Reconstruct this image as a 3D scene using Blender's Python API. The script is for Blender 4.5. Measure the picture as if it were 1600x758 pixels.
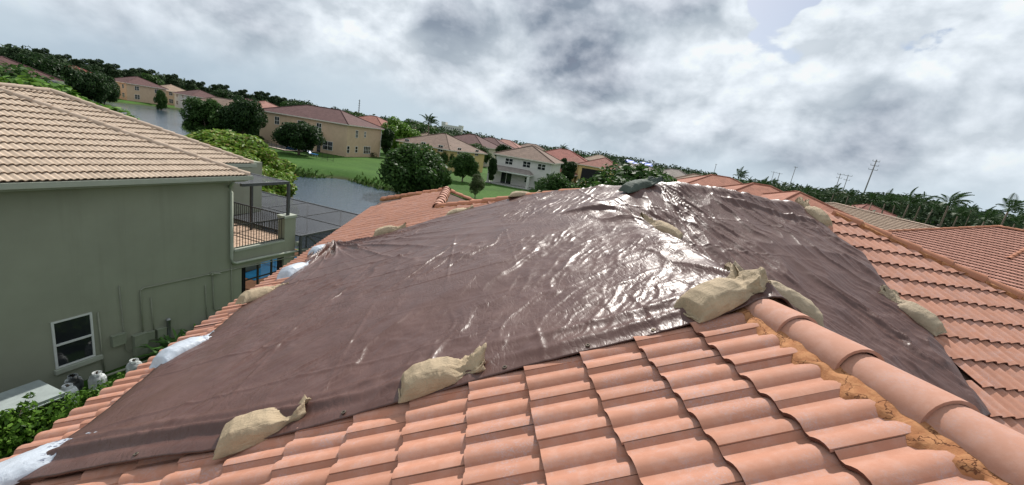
import bpy, bmesh, math, random
import numpy as np
from mathutils import Vector, Matrix
random.seed(7); RNG = np.random.default_rng(7)
SC = bpy.context.scene; COL = SC.collection
for o in list(bpy.data.objects): bpy.data.objects.remove(o)

# ------------------------------------------------------------------ camera
EYE = 8.5                                                     # metres above the lawn
cam_r = Vector((0.98408, -0.08725, 0.15452)); CAM_F = Vector((0.12210, 0.96483, -0.23265))
cam_f = CAM_F.normalized(); cam_r = (cam_r - cam_f * cam_r.dot(cam_f)).normalized(); cam_u = cam_r.cross(cam_f)
cd = bpy.data.cameras.new('camera'); cam = bpy.data.objects.new('camera', cd); COL.objects.link(cam)
cd.sensor_width = 36.0; cd.lens = 650 / 1600 * 36; cd.clip_start = 0.05; cd.clip_end = 6000
M = Matrix((cam_r, cam_u, -cam_f)).transposed().to_4x4(); M.translation = (0, 0, EYE)
cam.matrix_world = M; SC.camera = cam

# ------------------------------------------------------------------ light, sky, exposure
SUN_AZ, SUN_EL = math.radians(16), math.radians(44)
sun_dir = Vector((math.sin(SUN_AZ) * math.cos(SUN_EL), math.cos(SUN_AZ) * math.cos(SUN_EL), math.sin(SUN_EL)))
sl = bpy.data.lights.new('sun', 'SUN'); sl.energy = 4.7; sl.angle = math.radians(0.6); sl.color = (1.0, 0.955, 0.89)
so = bpy.data.objects.new('sun', sl); COL.objects.link(so)
so.rotation_euler = (-sun_dir).to_track_quat('-Z', 'Y').to_euler(); so.location = (0, 0, 60)
SC.view_settings.view_transform = 'Standard'; SC.view_settings.look = 'None'
SC.view_settings.exposure = 0.12; SC.view_settings.gamma = 1.0
SC.render.engine = 'CYCLES'
SC.cycles.max_bounces = 6; SC.cycles.diffuse_bounces = 3; SC.cycles.glossy_bounces = 3
SC.cycles.transparent_max_bounces = 12; SC.cycles.use_denoising = True
SC.cycles.sample_clamp_indirect = 6.0

class NT:
    """tiny node-tree helper"""
    def __init__(s, nt): s.nt = nt; s.n = nt.nodes; s.l = nt.links
    def new(s, t, **kw):
        nd = s.n.new(t)
        for k, v in kw.items(): setattr(nd, k, v)
        return nd
    def put(s, sock, v):
        if isinstance(v, bpy.types.NodeSocket): s.l.new(v, sock)
        elif v is not None: sock.default_value = v
    def math(s, op, a, b=None, c=None, clamp=False):
        nd = s.new('ShaderNodeMath', operation=op); nd.use_clamp = clamp
        for i, v in enumerate((a, b, c)): s.put(nd.inputs[i], v)
        return nd.outputs[0]
    def vmath(s, op, a, b=None):
        nd = s.new('ShaderNodeVectorMath', operation=op)
        s.put(nd.inputs[0], a); s.put(nd.inputs[1], b)
        return nd.outputs['Value'] if op in ('DOT_PRODUCT', 'LENGTH', 'DISTANCE') else nd.outputs[0]
    def noise(s, vec, scale, detail=4, rough=.5, dist=0., out='Fac'):
        nd = s.new('ShaderNodeTexNoise'); s.put(nd.inputs['Vector'], vec)
        nd.inputs['Scale'].default_value = scale; nd.inputs['Detail'].default_value = detail
        nd.inputs['Roughness'].default_value = rough; nd.inputs['Distortion'].default_value = dist
        return nd.outputs[out]
    def ramp(s, f, stops, interp='LINEAR'):
        nd = s.new('ShaderNodeValToRGB'); cr = nd.color_ramp; cr.interpolation = interp
        while len(cr.elements) < len(stops): cr.elements.new(0.5)
        for e, (p_, c_) in zip(cr.elements, stops):
            e.position = p_; e.color = c_ if len(c_) == 4 else (*c_, 1)
        s.put(nd.inputs[0], f); return nd.outputs[0]
    def mix(s, f, a, b, mode='MIX'):
        nd = s.new('ShaderNodeMix', data_type='RGBA', blend_type=mode)
        s.put(nd.inputs[0], f)
        for i, v in ((6, a), (7, b)):
            if isinstance(v, tuple) and len(v) == 3: v = (*v, 1)
            s.put(nd.inputs[i], v)
        return nd.outputs[2]
    def maprange(s, v, a, b, c=0., d=1., smooth=True):
        nd = s.new('ShaderNodeMapRange'); nd.interpolation_type = 'SMOOTHSTEP' if smooth else 'LINEAR'
        s.put(nd.inputs[0], v)
        for i, x in enumerate((a, b, c, d)): nd.inputs[1 + i].default_value = x
        return nd.outputs[0]
    def mapping(s, vec, scale=(1, 1, 1), rot=(0, 0, 0), loc=(0, 0, 0)):
        nd = s.new('ShaderNodeMapping'); s.put(nd.inputs[0], vec)
        nd.inputs['Scale'].default_value = scale; nd.inputs['Rotation'].default_value = rot; nd.inputs['Location'].default_value = loc
        return nd.outputs[0]
    def bump(s, h, strength, dist, normal=None):
        nd = s.new('ShaderNodeBump'); nd.inputs['Strength'].default_value = strength; nd.inputs['Distance'].default_value = dist
        s.put(nd.inputs['Height'], h); s.put(nd.inputs['Normal'], normal); return nd.outputs[0]

def build_world():
    w = bpy.data.worlds.new('World'); SC.world = w; w.use_nodes = True
    N = NT(w.node_tree); w.node_tree.nodes.clear()
    STR = 0.1
    sky = N.new('ShaderNodeTexSky', sky_type='NISHITA'); sky.sun_disc = False
    sky.sun_elevation = SUN_EL; sky.sun_rotation = SUN_AZ; sky.air_density = 1.0; sky.dust_density = 1.5
    tc = N.new('ShaderNodeTexCoord').outputs['Generated']
    sep = N.new('ShaderNodeSeparateXYZ'); N.l.new(tc, sep.inputs[0])
    z = N.math('MAXIMUM', sep.outputs[2], 0.0)
    uv = N.mapping(tc, (1, 1, 1.5), (0, 0, .25), SKY_OFFSET)
    mass = N.noise(uv, 2.6, 3, .5, .5)
    def bil(v): return N.noise(v, 6.0, 7, .52, .12)
    b0 = bil(uv); b1 = bil(N.vmath('ADD', uv, (-.008, .012, .030)))
    lit = N.math('SUBTRACT', b0, b1)                          # positive on the sides that face the sun
    def blob(az, el, rad):
        d = Vector((math.sin(math.radians(az)) * math.cos(math.radians(el)), math.cos(math.radians(az)) * math.cos(math.radians(el)), math.sin(math.radians(el))))
        return N.maprange(N.vmath('DOT_PRODUCT', tc, tuple(d)), math.cos(math.radians(rad)), math.cos(math.radians(rad * .15)))
    off = None
    for az, el, rad, wgt in SKY_BLOBS:
        t = N.math('MULTIPLY', blob(az, el, rad), wgt)
        off = t if off is None else N.math('ADD', off, t)
    d0 = N.math('ADD', N.math('ADD', N.math('MULTIPLY', mass, .62), N.math('MULTIPLY', b0, .38)), off)
    tone = N.ramp(d0, [(.36, (.74, .80, .86)), (.47, (.68, .74, .80)), (.55, (.54, .60, .665)), (.64, (.40, .45, .52)), (.82, (.31, .35, .42))])
    lift = N.math('MINIMUM', N.math('MAXIMUM', N.math('MULTIPLY', lit, 1.7), -.15), .34)
    c3 = N.new('ShaderNodeCombineXYZ')
    for i in range(3): N.l.new(lift, c3.inputs[i])
    tone = N.vmath('MINIMUM', N.vmath('MAXIMUM', N.vmath('ADD', tone, c3.outputs[0]), (.20, .235, .28)), (.85, .872, .89))
    east = N.maprange(N.vmath('DOT_PRODUCT', tc, (.60, .80, 0)), .35, .95)
    hz = N.maprange(N.math('ADD', N.math('ADD', z, N.math('MULTIPLY', east, .055)), N.math('MULTIPLY', N.math('SUBTRACT', mass, .5), .25)), 0.03, 0.165)
    veil = N.mix(east, (.42, .52, .61), (.52, .62, .70)); veil = N.mix(N.math('MULTIPLY', N.maprange(N.noise(uv, 3.2, 5, .55), .35, .65), .6), veil, (.58, .67, .74))
    cloud = N.mix(hz, veil, tone)
    cloud = N.vmath('MULTIPLY', cloud, (1 / STR, 1 / STR, 1 / STR))
    edge = N.math('ADD', d0, N.math('MULTIPLY', N.math('SUBTRACT', b0, .5), .5))
    cover = N.math('MAXIMUM', N.maprange(edge, .235, .285), N.math('SUBTRACT', 1.0, hz))
    blue = N.vmath('MULTIPLY', sky.outputs[0], (.85, .85, .85))
    colr = N.mix(cover, blue, cloud)
    bg = N.new('ShaderNodeBackground'); bg.inputs[1].default_value = STR; N.l.new(colr, bg.inputs[0])
    out = N.new('ShaderNodeOutputWorld'); N.l.new(bg.outputs[0], out.inputs[0])
# (azimuth, elevation, radius, weight): thicker or thinner cloud round one direction of the sky
SKY_OFFSET = (3.1, 0.4, 0.0)
SKY_BLOBS = [(33, 20.3, 4.6, -.26), (37, 21, 4, -.24), (29, 18.5, 2.6, -.14), (11, 19, 14, .15), (24, 20, 9, .10), (-4, 11, 7, .10), (-14, 11, 8, -.06), (30, 9, 8, -.06), (52, 6, 7, -.05), (46, 6, 6, .05), (33, 7, 5, .05), (37, 12, 10, -.10), (46, 18, 8, -.08), (41, 10, 6, .12), (14, 10, 6, .06), (53, 11, 6, .08), (20, 7, 6, -.05), (-45, 14, 30, .03)]
build_world()

# ------------------------------------------------------------------ object helpers
WM = {}                                                       # world matrices by object
def reg(o, parent=None, local=Matrix.Identity(4)):
    if parent is not None: o.parent = parent
    o.matrix_basis = local
    WM[o.name] = (WM[parent.name] if parent is not None else Matrix.Identity(4)) @ local
    return o
def thing(name, label, cat, loc=(0, 0, 0), rz=0., group=None, scale=1.0, mat=None):
    o = bpy.data.objects.new(name, None); COL.objects.link(o); o.empty_display_size = .2
    m = mat if mat is not None else Matrix.Translation(loc) @ Matrix.Rotation(rz, 4, 'Z') @ Matrix.Scale(scale, 4)
    reg(o, None, m); tag(o, label, cat, group); return o
def tag(o, label=None, cat=None, group=None, kind=None):
    if label: o['label'] = label
    if cat: o['category'] = cat
    if group: o['group'] = group
    if kind: o['kind'] = kind
    return o
def mesh_from(name, verts, faces, mats=None, smooth=False, fmat=None):
    me = bpy.data.meshes.new(name); me.from_pydata([tuple(v) for v in verts], [], faces)
    if mats is not None:
        for m in (mats if isinstance(mats, (list, tuple)) else [mats]): me.materials.append(m)
    if fmat is not None: me.polygons.foreach_set('material_index', fmat)
    if smooth: me.polygons.foreach_set('use_smooth', [True] * len(me.polygons))
    me.update(); return me
def add(name, me, parent=None, local=None, world=None):
    o = bpy.data.objects.new(name, me); COL.objects.link(o)
    if world is not None: local = (WM[parent.name].inverted() if parent is not None else Matrix.Identity(4)) @ world
    return reg(o, parent, local if local is not None else Matrix.Identity(4))
def copy_tree(src, parent=None, local=None, label=None):
    c = src.copy(); COL.objects.link(c)
    if parent is not None: reg(c, parent, local if local is not None else src.matrix_basis.copy())
    else: c.parent = None; reg(c, None, local if local is not None else src.matrix_basis.copy())
    if label: c['label'] = label
    for ch in list(KIDS.get(src.name, ())): k = copy_tree(ch, c); KIDS.setdefault(c.name, []).append(k)
    return c
KIDS = {}
def kid(o):
    if o.parent is not None: KIDS.setdefault(o.parent.name, []).append(o)
    return o
class MB:
    def __init__(s): s.v = []; s.f = []; s.m = []; s.mi = 0
    def mat(s, i): s.mi = i; return s
    def poly(s, pts): b = len(s.v); s.v += [tuple(p_) for p_ in pts]; s.f.append(tuple(range(b, b + len(pts)))); s.m.append(s.mi); return s
    def box(s, c, d, rz=0., tilt=None):
        hx, hy, hz = d[0] / 2, d[1] / 2, d[2] / 2; ca, sa = math.cos(rz), math.sin(rz); b = len(s.v)
        for x, y, z in ((-1, -1, -1), (1, -1, -1), (1, 1, -1), (-1, 1, -1), (-1, -1, 1), (1, -1, 1), (1, 1, 1), (-1, 1, 1)):
            q = Vector((x * hx, y * hy, z * hz))
            if tilt is not None: q = tilt @ q
            s.v.append((c[0] + q.x * ca - q.y * sa, c[1] + q.x * sa + q.y * ca, c[2] + q.z))
        for q in ((0, 3, 2, 1), (4, 5, 6, 7), (0, 1, 5, 4), (1, 2, 6, 5), (2, 3, 7, 6), (3, 0, 4, 7)):
            s.f.append(tuple(b + i for i in q)); s.m.append(s.mi)
        return s
    def b2(s, lo, hi): return s.box([(a + b_) / 2 for a, b_ in zip(lo, hi)], [abs(b_ - a) for a, b_ in zip(lo, hi)])
    def tube(s, pts, r, n=8, cap=True, r1=None):
        pts = [Vector(p_) for p_ in pts]; b = len(s.v); m = len(pts)
        for i, p_ in enumerate(pts):
            t = (pts[min(i + 1, m - 1)] - pts[max(i - 1, 0)]).normalized()
            a = t.cross(Vector((0, 0, 1)));
            if a.length < .05: a = t.cross(Vector((1, 0, 0)))
            a.normalize(); c = t.cross(a); rr = r if r1 is None else r + (r1 - r) * i / max(1, m - 1)
            if isinstance(r, (list, tuple)): rr = r[i]
            for k in range(n):
                th_ = 2 * math.pi * k / n; s.v.append(tuple(p_ + a * math.cos(th_) * rr + c * math.sin(th_) * rr))
        for i in range(m - 1):
            for k in range(n):
                s.f.append((b + i * n + k, b + i * n + (k + 1) % n, b + (i + 1) * n + (k + 1) % n, b + (i + 1) * n + k)); s.m.append(s.mi)
        if cap:
            s.f.append(tuple(b + k for k in reversed(range(n)))); s.m.append(s.mi)
            s.f.append(tuple(b + (m - 1) * n + k for k in range(n))); s.m.append(s.mi)
        return s
    def lathe(s, c, prof, n=16):
        b = len(s.v); m = len(prof)
        for r, z in prof:
            for k in range(n):
                th_ = 2 * math.pi * k / n; s.v.append((c[0] + r * math.cos(th_), c[1] + r * math.sin(th_), c[2] + z))
        for i in range(m - 1):
            for k in range(n):
                s.f.append((b + i * n + k, b + i * n + (k + 1) % n, b + (i + 1) * n + (k + 1) % n, b + (i + 1) * n + k)); s.m.append(s.mi)
        s.f.append(tuple(b + (m - 1) * n + k for k in range(n))); s.m.append(s.mi)
        return s
    def build(s, name, mat, parent=None, smooth=False, world=False, local=None):
        v = s.v
        if world and parent is not None:
            inv = WM[parent.name].inverted(); v = [inv @ Vector(q) for q in v]
        me = mesh_from(name, v, s.f, mat, smooth, s.m if isinstance(mat, (list, tuple)) else None)
        return kid(add(name, me, parent, local))

# ------------------------------------------------------------------ materials
def principled(name, col=None, rough=.7, spec=.3, metal=0.):
    m = bpy.data.materials.new(name); m.use_nodes = True; N = NT(m.node_tree)
    b = N.n['Principled BSDF']; b.inputs['Roughness'].default_value = rough; b.inputs['Metallic'].default_value = metal
    b.inputs['Specular IOR Level'].default_value = spec
    if col is not None: b.inputs['Base Color'].default_value = (*col, 1)
    return m, N, b
def pos(N): return N.new('ShaderNodeNewGeometry').outputs['Position']
def objc(N): return N.new('ShaderNodeTexCoord').outputs['Object']
def rnd(N, island): return N.new('ShaderNodeNewGeometry').outputs['Random Per Island'] if island else N.new('ShaderNodeObjectInfo').outputs['Random']
def mat_plain(name, col, rough=.7, var=.12, scale=6., spec=.25, bump=0., metal=0., island=False):
    m, N, b = principled(name, col, rough, spec, metal)
    p_ = pos(N); f = N.noise(p_, scale, 5, .6)
    lo = tuple(c * (1 - var) for c in col); hi = tuple(min(1, c * (1 + var)) for c in col)
    c_ = N.mix(N.maprange(f, .3, .7), lo, hi)
    if island: c_ = N.mix(N.math('MULTIPLY', rnd(N, True), .35), c_, tuple(c * .55 for c in col))
    N.put(b.inputs['Base Color'], c_)
    if bump: N.put(b.inputs['Normal'], N.bump(N.noise(p_, scale * 12, 3, .6), .4, bump))
    return m
def mat_tile(name, col, col2, island=False, speck=.45, sc=1.0, stain=.25):
    m, N, b = principled(name, col, .82, .22)
    p_ = pos(N)
    big = N.noise(p_, 2.2, 4, .6); mid = N.noise(p_, 14 * sc, 4, .65)
    fine = N.noise(p_, 95 * sc, 4, .8); grit = N.noise(p_, 300 * sc, 3, .8)
    c_ = N.mix(N.maprange(mid, .40, .66), col, col2)
    c_ = N.mix(N.math('MULTIPLY', N.maprange(rnd(N, island), 0, 1, smooth=False), .55), c_, tuple(x * .74 for x in col))
    patch = N.noise(p_, 7.0, 4, .6); sp = N.math('MULTIPLY', N.maprange(fine, .46, .62), N.math('MULTIPLY', N.maprange(big, .30, .6), N.maprange(patch, .40, .62)))
    c_ = N.mix(N.math('MULTIPLY', sp, speck * 1.5), c_, (.40, .30, .30))
    c_ = N.mix(N.math('MULTIPLY', N.maprange(grit, .56, .74), speck * .95), c_, tuple(x * .42 for x in col))
    dirt = N.noise(p_, .7, 6, .7)
    c_ = N.mix(N.math('MULTIPLY', N.maprange(dirt, .52, .75), stain), c_, tuple(x * .5 for x in col))
    N.put(b.inputs['Base Color'], c_)
    h = N.math('ADD', N.math('MULTIPLY', fine, .6), N.math('MULTIPLY', grit, .4))
    N.put(b.inputs['Normal'], N.bump(h, .35, .0025))
    return m
M_TILE = mat_tile('terracotta_tile', (.465, .222, .148), (.50, .265, .192))
M_TILE_I = mat_tile('terracotta_tile_far', (.465, .222, .148), (.50, .265, .192), True)
M_CAP = mat_tile('terracotta_cap', (.46, .235, .165), (.50, .275, .205), speck=.3)
M_CAPO = mat_tile('terracotta_cap_orange', (.45, .19, .11), (.48, .215, .13), speck=.15)
M_EDGE = mat_plain('tile_edge_shade', (.13, .055, .038), .95, .2, 30)  # bare tile ends and undersides, joint shade painted into their colour
M_MORTAR = None
def mk_mortar():
    m, N, b = principled('mortar_ochre', (.46, .20, .07), .9, .15)
    p_ = pos(N); n1 = N.noise(p_, 22, 5, .6, .6); n2 = N.noise(p_, 90, 4, .7)
    vo = N.new('ShaderNodeTexVoronoi', feature='DISTANCE_TO_EDGE'); N.put(vo.inputs['Vector'], N.vmath('ADD', N.mapping(p_, (1, .6, 1)), N.vmath('MULTIPLY', N.noise(p_, 9, 4, .6, out='Color'), (.22, .22, .22)))); vo.inputs['Scale'].default_value = 6.5
    crack = N.maprange(vo.outputs['Distance'], .0, .022)
    c_ = N.mix(N.maprange(n1, .38, .62), (.36, .155, .07), (.45, .215, .10))
    c_ = N.mix(crack, (.15, .06, .03), c_)
    N.put(b.inputs['Base Color'], c_)
    h = N.math('ADD', N.math('MULTIPLY', n1, .5), N.math('ADD', N.math('MULTIPLY', n2, .25), N.math('MULTIPLY', crack, .35)))
    N.put(b.inputs['Normal'], N.bump(h, .7, .012)); return m
M_MORTAR = mk_mortar()
def vnoise(x, y, seed=0):
    """smooth value noise, vectorised, about -1..1"""
    xi = np.floor(x).astype(np.int64); yi = np.floor(y).astype(np.int64); fx = x - xi; fy = y - yi
    fx = fx * fx * fx * (fx * (fx * 6 - 15) + 10); fy = fy * fy * fy * (fy * (fy * 6 - 15) + 10)
    def h(a, b):
        n = (a * 374761393 + b * 668265263 + seed * 974634777) & 0x7fffffff
        n = ((n ^ (n >> 13)) * 1274126177) & 0x7fffffff
        return ((n ^ (n >> 16)) & 0xffff) / 32767.5 - 1
    return (h(xi, yi) * (1 - fx) + h(xi + 1, yi) * fx) * (1 - fy) + (h(xi, yi + 1) * (1 - fx) + h(xi + 1, yi + 1) * fx) * fy
def fbm(x, y, o=4, seed=0, g=.5):
    s = 0; a = 1
    for i in range(o): s = s + a * vnoise(x, y, seed + i); x = x * 2.03 + 5.1; y = y * 2.03 + 1.7; a *= g
    return s
def ridged(x, y, o=2, seed=0):
    s = 0; a = 1
    for i in range(o): s = s + a * (1 - np.abs(vnoise(x, y, seed + i))) ** 3; x = x * 2.1 + 3.3; y = y * 2.1 + 8.1; a *= .5
    return s
# ================================================================== our own tiled roof
T = math.tan(math.radians(22.62)); CS, SN = math.cos(math.radians(22.62)), math.sin(math.radians(22.62))
RX = 1.93; ZA = 6.9785; ZR = T * RX + ZA; ZB = 5.5
MAIN_Y, MAIN_Z = 6.42, T * 6.42 + ZB                       # main ridge
P1X = (MAIN_Z - ZA) / T; P2X = 12.6 - MAIN_Y
NWX = -.64; NWZ = T * NWX + ZA; NWY = 13.2                  # ridge of the far wing
EX = -3.02; EZ = T * EX + ZA
def roof_z(X, Y):
    X = np.asarray(X, float); Y = np.asarray(Y, float)
    A = T * X + ZA; E = ZR - T * (X - RX); B = T * Y + ZB; C = MAIN_Z - T * (Y - MAIN_Y); D = MAIN_Z - T * (X - P2X)
    return np.maximum(np.where(Y < 5.6, np.minimum(A, E), -99), np.minimum(np.minimum(A, B), np.minimum(C, D)))
# ---- one tile: u runs up the slope, v along the eave, n out of the roof
TW, TX = .287, .343; PITCH = TW / 2
def tile_profile(v, h=.029):
    t = ((v - .024) / PITCH + .5) % 1.0 - .5
    wd = .33 if t < 0 else .44                               # steep on the near side, long on the far side
    if abs(t) < wd: return h * (math.cos(math.pi * t / (2 * wd)) ** .68)
    return 0.0
def tile_mesh(name, mat, seg=6, L=.415, lift=.028, th=.019, h=.029, tw=TW, edge=None):
    """top skin, front edge, and an underside that leaves a dark gap above the course below, its shade deepened by the edge colour"""
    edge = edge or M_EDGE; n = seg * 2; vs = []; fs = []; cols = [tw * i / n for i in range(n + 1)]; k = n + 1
    for ri, u in enumerate((0.0, L)):
        w = lift * (1 - u / .343)
        for i, v in enumerate(cols):
            z = tile_profile(v / tw * TW, h) + w
            if i >= n - 1: z -= .004 * (i - n + 2) / 2
            vs.append((u, v + (.0018 if i == 0 else (-.0018 if i == n else 0)), z))
    for i in range(n): fs.append((i, k + i, k + i + 1, i + 1))
    b = len(vs)
    for i, v in enumerate(cols): vs.append((.002, v, vs[i][2] - th))
    for i in range(n): fs.append((i, i + 1, b + i + 1, b + i))
    b2 = len(vs)
    for i, v in enumerate(cols): vs.append((.11, v, vs[i][2] - th - .012))
    for i in range(n): fs.append((b + i, b + i + 1, b2 + i + 1, b2 + i))
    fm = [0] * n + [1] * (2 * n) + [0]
    b3 = len(vs); vs += [(vs[j * k][0], vs[j * k][1], vs[j * k][2] - .016) for j in range(2)]; fs.append((0, b3, b3 + 1, k))
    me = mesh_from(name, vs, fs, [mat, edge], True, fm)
    if hasattr(me, 'set_sharp_from_angle'): me.set_sharp_from_angle(angle=math.radians(38))
    return me
def clip_mesh(me, planes, mat4):
    """copy of me cut by world half-planes (point, normal pointing out)"""
    bm = bmesh.new(); bm.from_mesh(me); inv = mat4.inverted(); it = inv.to_3x3()
    for co, no in planes:
        bmesh.ops.bisect_plane(bm, geom=bm.verts[:] + bm.edges[:] + bm.faces[:], plane_co=inv @ Vector(co), plane_no=(it @ Vector(no)).normalized(), clear_outer=True)
        if not bm.faces: break
    if not bm.faces: bm.free(); return None
    out = bpy.data.meshes.new(me.name); bm.to_mesh(out); bm.free(); [out.materials.append(mm_) for mm_ in me.materials]
    if hasattr(out, 'set_sharp_from_angle'): out.set_sharp_from_angle(angle=math.radians(38))
    return out
def lay_tiles(spec):
    """spec: origin, eu, ev, en (world vectors), j range, k range, seam phase, half-planes; -> list of (matrix, clip planes or None)"""
    O, eu, ev, en = spec['o'], spec['eu'], spec['ev'], spec['en']; res = []
    tx, tw = spec.get('tx', TX), spec.get('tw', TW)
    for j in range(*spec['j']):
        for k in range(*spec['k']):
            v0 = k * tw + (tw / 2 if j % 2 else 0)
            base = O + eu * (j * tx) + ev * v0
            R3 = Matrix((eu, ev, en)).transposed()
            m4 = R3.to_4x4(); m4.translation = base
            corners = [base + eu * a + ev * b_ for a in (0, tx * 1.15) for b_ in (0, tw)]
            inside = True; cut = []
            for co, no in spec['planes']:
                dd = [(c - Vector(co)).dot(Vector(no)) for c in corners]
                if min(dd) >= -.01: inside = False; break
                if max(dd) > .004: cut.append((co, no))
            if not inside: continue
            if any(f(base + eu * tx * .5 + ev * tw * .5) for f in spec.get('skip', ())): continue
            res.append((m4, cut))
    return res
def place_tiles(owner, lists, me, far_mat, limit, roofpart, name='roof_tile', eye=Vector((0, 0, EYE)), rank=None, jig=.004):
    """the tiles that show largest become parts; the rest one joined stuff part"""
    allt = []
    for l in lists: allt += l
    allt.sort(key=rank or (lambda t: (t[0].translation - eye).length))
    first = None; inv = WM[roofpart.name].inverted()
    for i, (m4, cut) in enumerate(allt[:limit]):
        j = Matrix.Translation((RNG.normal(0, jig), 0, RNG.normal(0, jig * .35))) @ Matrix.Rotation(RNG.normal(0, .006), 4, 'Z')
        w = m4 @ j
        mm = me
        if cut:
            mm = clip_mesh(me, cut, w)
            if mm is None: continue
            o = bpy.data.objects.new(name, mm)
        elif first is None: o = first = bpy.data.objects.new(name, me)
        else: o = first.copy()
        COL.objects.link(o); reg(o, roofpart, inv @ w)
    rest = allt[limit:]
    if rest:
        V = []; F = []; nb = 0
        base = np.array([v.co[:] for v in me.vertices]); bf = [tuple(p_.vertices) for p_ in me.polygons]; bm_ = [p_.material_index for p_ in me.polygons]; FM = []
        for m4, cut in rest:
            w = inv @ m4 @ Matrix.Translation((RNG.normal(0, jig), 0, RNG.normal(0, jig * .35)))
            if cut:
                cm = clip_mesh(me, cut, m4)
                if cm is None: continue
                vv = np.array([v.co[:] for v in cm.vertices]); ff = [tuple(p_.vertices) for p_ in cm.polygons]; FM += [p_.material_index for p_ in cm.polygons]; bpy.data.meshes.remove(cm)
            else: vv, ff = base, bf; FM += bm_
            W = np.array(w); V.append(vv @ W[:3, :3].T + W[:3, 3]); F += [tuple(i + nb for i in f) for f in ff]; nb += len(vv)
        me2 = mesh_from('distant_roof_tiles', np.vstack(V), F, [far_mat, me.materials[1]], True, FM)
        if hasattr(me2, 'set_sharp_from_angle'): me2.set_sharp_from_angle(angle=math.radians(38))
        o = add('distant_roof_tiles', me2, roofpart); o['kind'] = 'stuff'
    return len(allt)
def cap_mesh(name, mat, L=.43, r0=.128, r1=.109, n=12, th=.016, drop=.03):
    """half-round ridge cap: fat end at u=0 facing down the run"""
    vs = []; fs = []
    rows = ((0, r0), (.02, r0), (L * .5, (r0 + r1) / 2), (L, r1))
    for u, r in rows:
        for i in range(n + 1):
            a = math.pi * i / n; vs.append((u, -math.cos(a) * r * 1.02, math.sin(a) * r * .92 - drop))
    k = n + 1
    for q in range(len(rows) - 1):
        for i in range(n): fs.append((q * k + i, (q + 1) * k + i, (q + 1) * k + i + 1, q * k + i + 1))
    b = len(vs)
    for i in range(n + 1):
        a = math.pi * i / n; vs.append((.001, -math.cos(a) * (r0 - th), math.sin(a) * (r0 - th) * .92 - drop))
    for i in range(n): fs.append((i, i + 1, b + i + 1, b + i))
    b2 = len(vs)
    for i in range(n + 1):
        a = math.pi * i / n; vs.append((.12, -math.cos(a) * (r0 - th), math.sin(a) * (r0 - th) * .92 - drop))
    for i in range(n): fs.append((b + i, b + i + 1, b2 + i + 1, b2 + i))
    me = mesh_from(name, vs, fs, mat, True)
    if hasattr(me, 'set_sharp_from_angle'): me.set_sharp_from_angle(angle=math.radians(40))
    return me
def run_caps(me, roofpart, a, b, step=.375, lift=.0, name='ridge_cap', first_shift=0.):
    """caps from a (fat ends face a) to b"""
    a = Vector(a); b = Vector(b); d = (b - a).normalized(); L = (b - a).length
    side = d.cross(Vector((0, 0, 1))).normalized() * -1; up = d.cross(side)
    if up.z < 0: up = -up; side = -side
    n = int((L - first_shift) / step + .5); inv = WM[roofpart.name].inverted(); src = None
    for i in range(n):
        R3 = Matrix((d, up.cross(d), up)).transposed().to_4x4()
        tilt = Matrix.Rotation(.020 + RNG.normal(0, .006), 4, 'Y') @ Matrix.Rotation(RNG.normal(0, .012), 4, 'Z')
        m = R3 @ tilt; m.translation = a + d * (first_shift + i * step) + up * (lift + RNG.normal(0, .003)) + side * RNG.normal(0, .004)
        o = bpy.data.objects.new(name, me) if src is None else src.copy()
        src = src or o; COL.objects.link(o); reg(o, roofpart, inv @ m)

HOUSE = thing('tiled_house', 'house in the foreground with terracotta barrel tile roof, partly covered by a brown tarp', 'house', (0, 6, 0))
def quadz(X, Y, dz=0.): return (X, Y, float(roof_z(X, Y)) + dz)
# deck under tiles and tarp (one sheet per slope)
DK = -.035
dk = MB()
ap1 = (P1X, MAIN_Y, MAIN_Z + DK); ap2 = (P2X, MAIN_Y, MAIN_Z + DK)
def zA(X): return T * X + ZA + DK
def zBf(Y): return T * Y + ZB + DK
ys = P1X - 3.0                                              # keeps the SW hip on the 45 degree line
hipx, hipy = RX, MAIN_Y - (P1X - RX)
nwp = (NWX, MAIN_Y + (P1X - NWX), NWZ + DK); nwe = (NWX, NWY, NWZ + DK)
eN = (EX, NWY + (NWX - EX), EZ + DK)
dk.poly([(EX, -5, zA(EX)), (RX, -5, zA(RX)), (hipx, hipy, zA(RX)), ap1, nwp, nwe, eN])          # west slope
dk.poly([(RX, -5, zA(RX)), (RX + 4.95, -5, zA(RX - 4.95)), (RX + 4.95, hipy - 4.95, zBf(hipy - 4.95)), (hipx, hipy, zA(RX))])    # east slope of the near wing
rE = 4.95
dk.poly([(hipx, hipy, zA(RX)), (RX + 4.95, hipy - 4.95, zBf(hipy - 4.95)), (P2X + 6.1, MAIN_Y - 6.1, zBf(MAIN_Y - 6.1)), ap2, ap1])     # south slope
dk.poly([ap2, (P2X + 6.1, MAIN_Y - 6.1, zBf(MAIN_Y - 6.1)), (P2X + 6.1, MAIN_Y + 6.1, zBf(MAIN_Y - 6.1))])
nv = (-NWX + 2 * NWX, 0, 0)
dk.poly([ap1, ap2, (P2X + 6.1, MAIN_Y + 6.1, zBf(MAIN_Y - 6.1)), (NWX + 2.38, MAIN_Y + 6.1, zBf(MAIN_Y - 6.1)), nwp])   # north slope
dk.poly([nwe, nwp, (NWX + 2.38, MAIN_Y + 6.1, EZ + DK), (NWX + 2.38, NWY + 2.38, EZ + DK)])
dk.poly([nwe, (NWX + 2.38, NWY + 2.38, EZ + DK), eN])
M_DECK = mat_plain('roof_underlay', (.10, .06, .045), .9, .2, 9)
ROOF = dk.build('roof', M_DECK, HOUSE, world=True)
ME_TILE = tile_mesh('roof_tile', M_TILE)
V = Vector
euA, evA, enA = V((CS, 0, SN)), V((0, 1, 0)), V((-SN, 0, CS))
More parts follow.
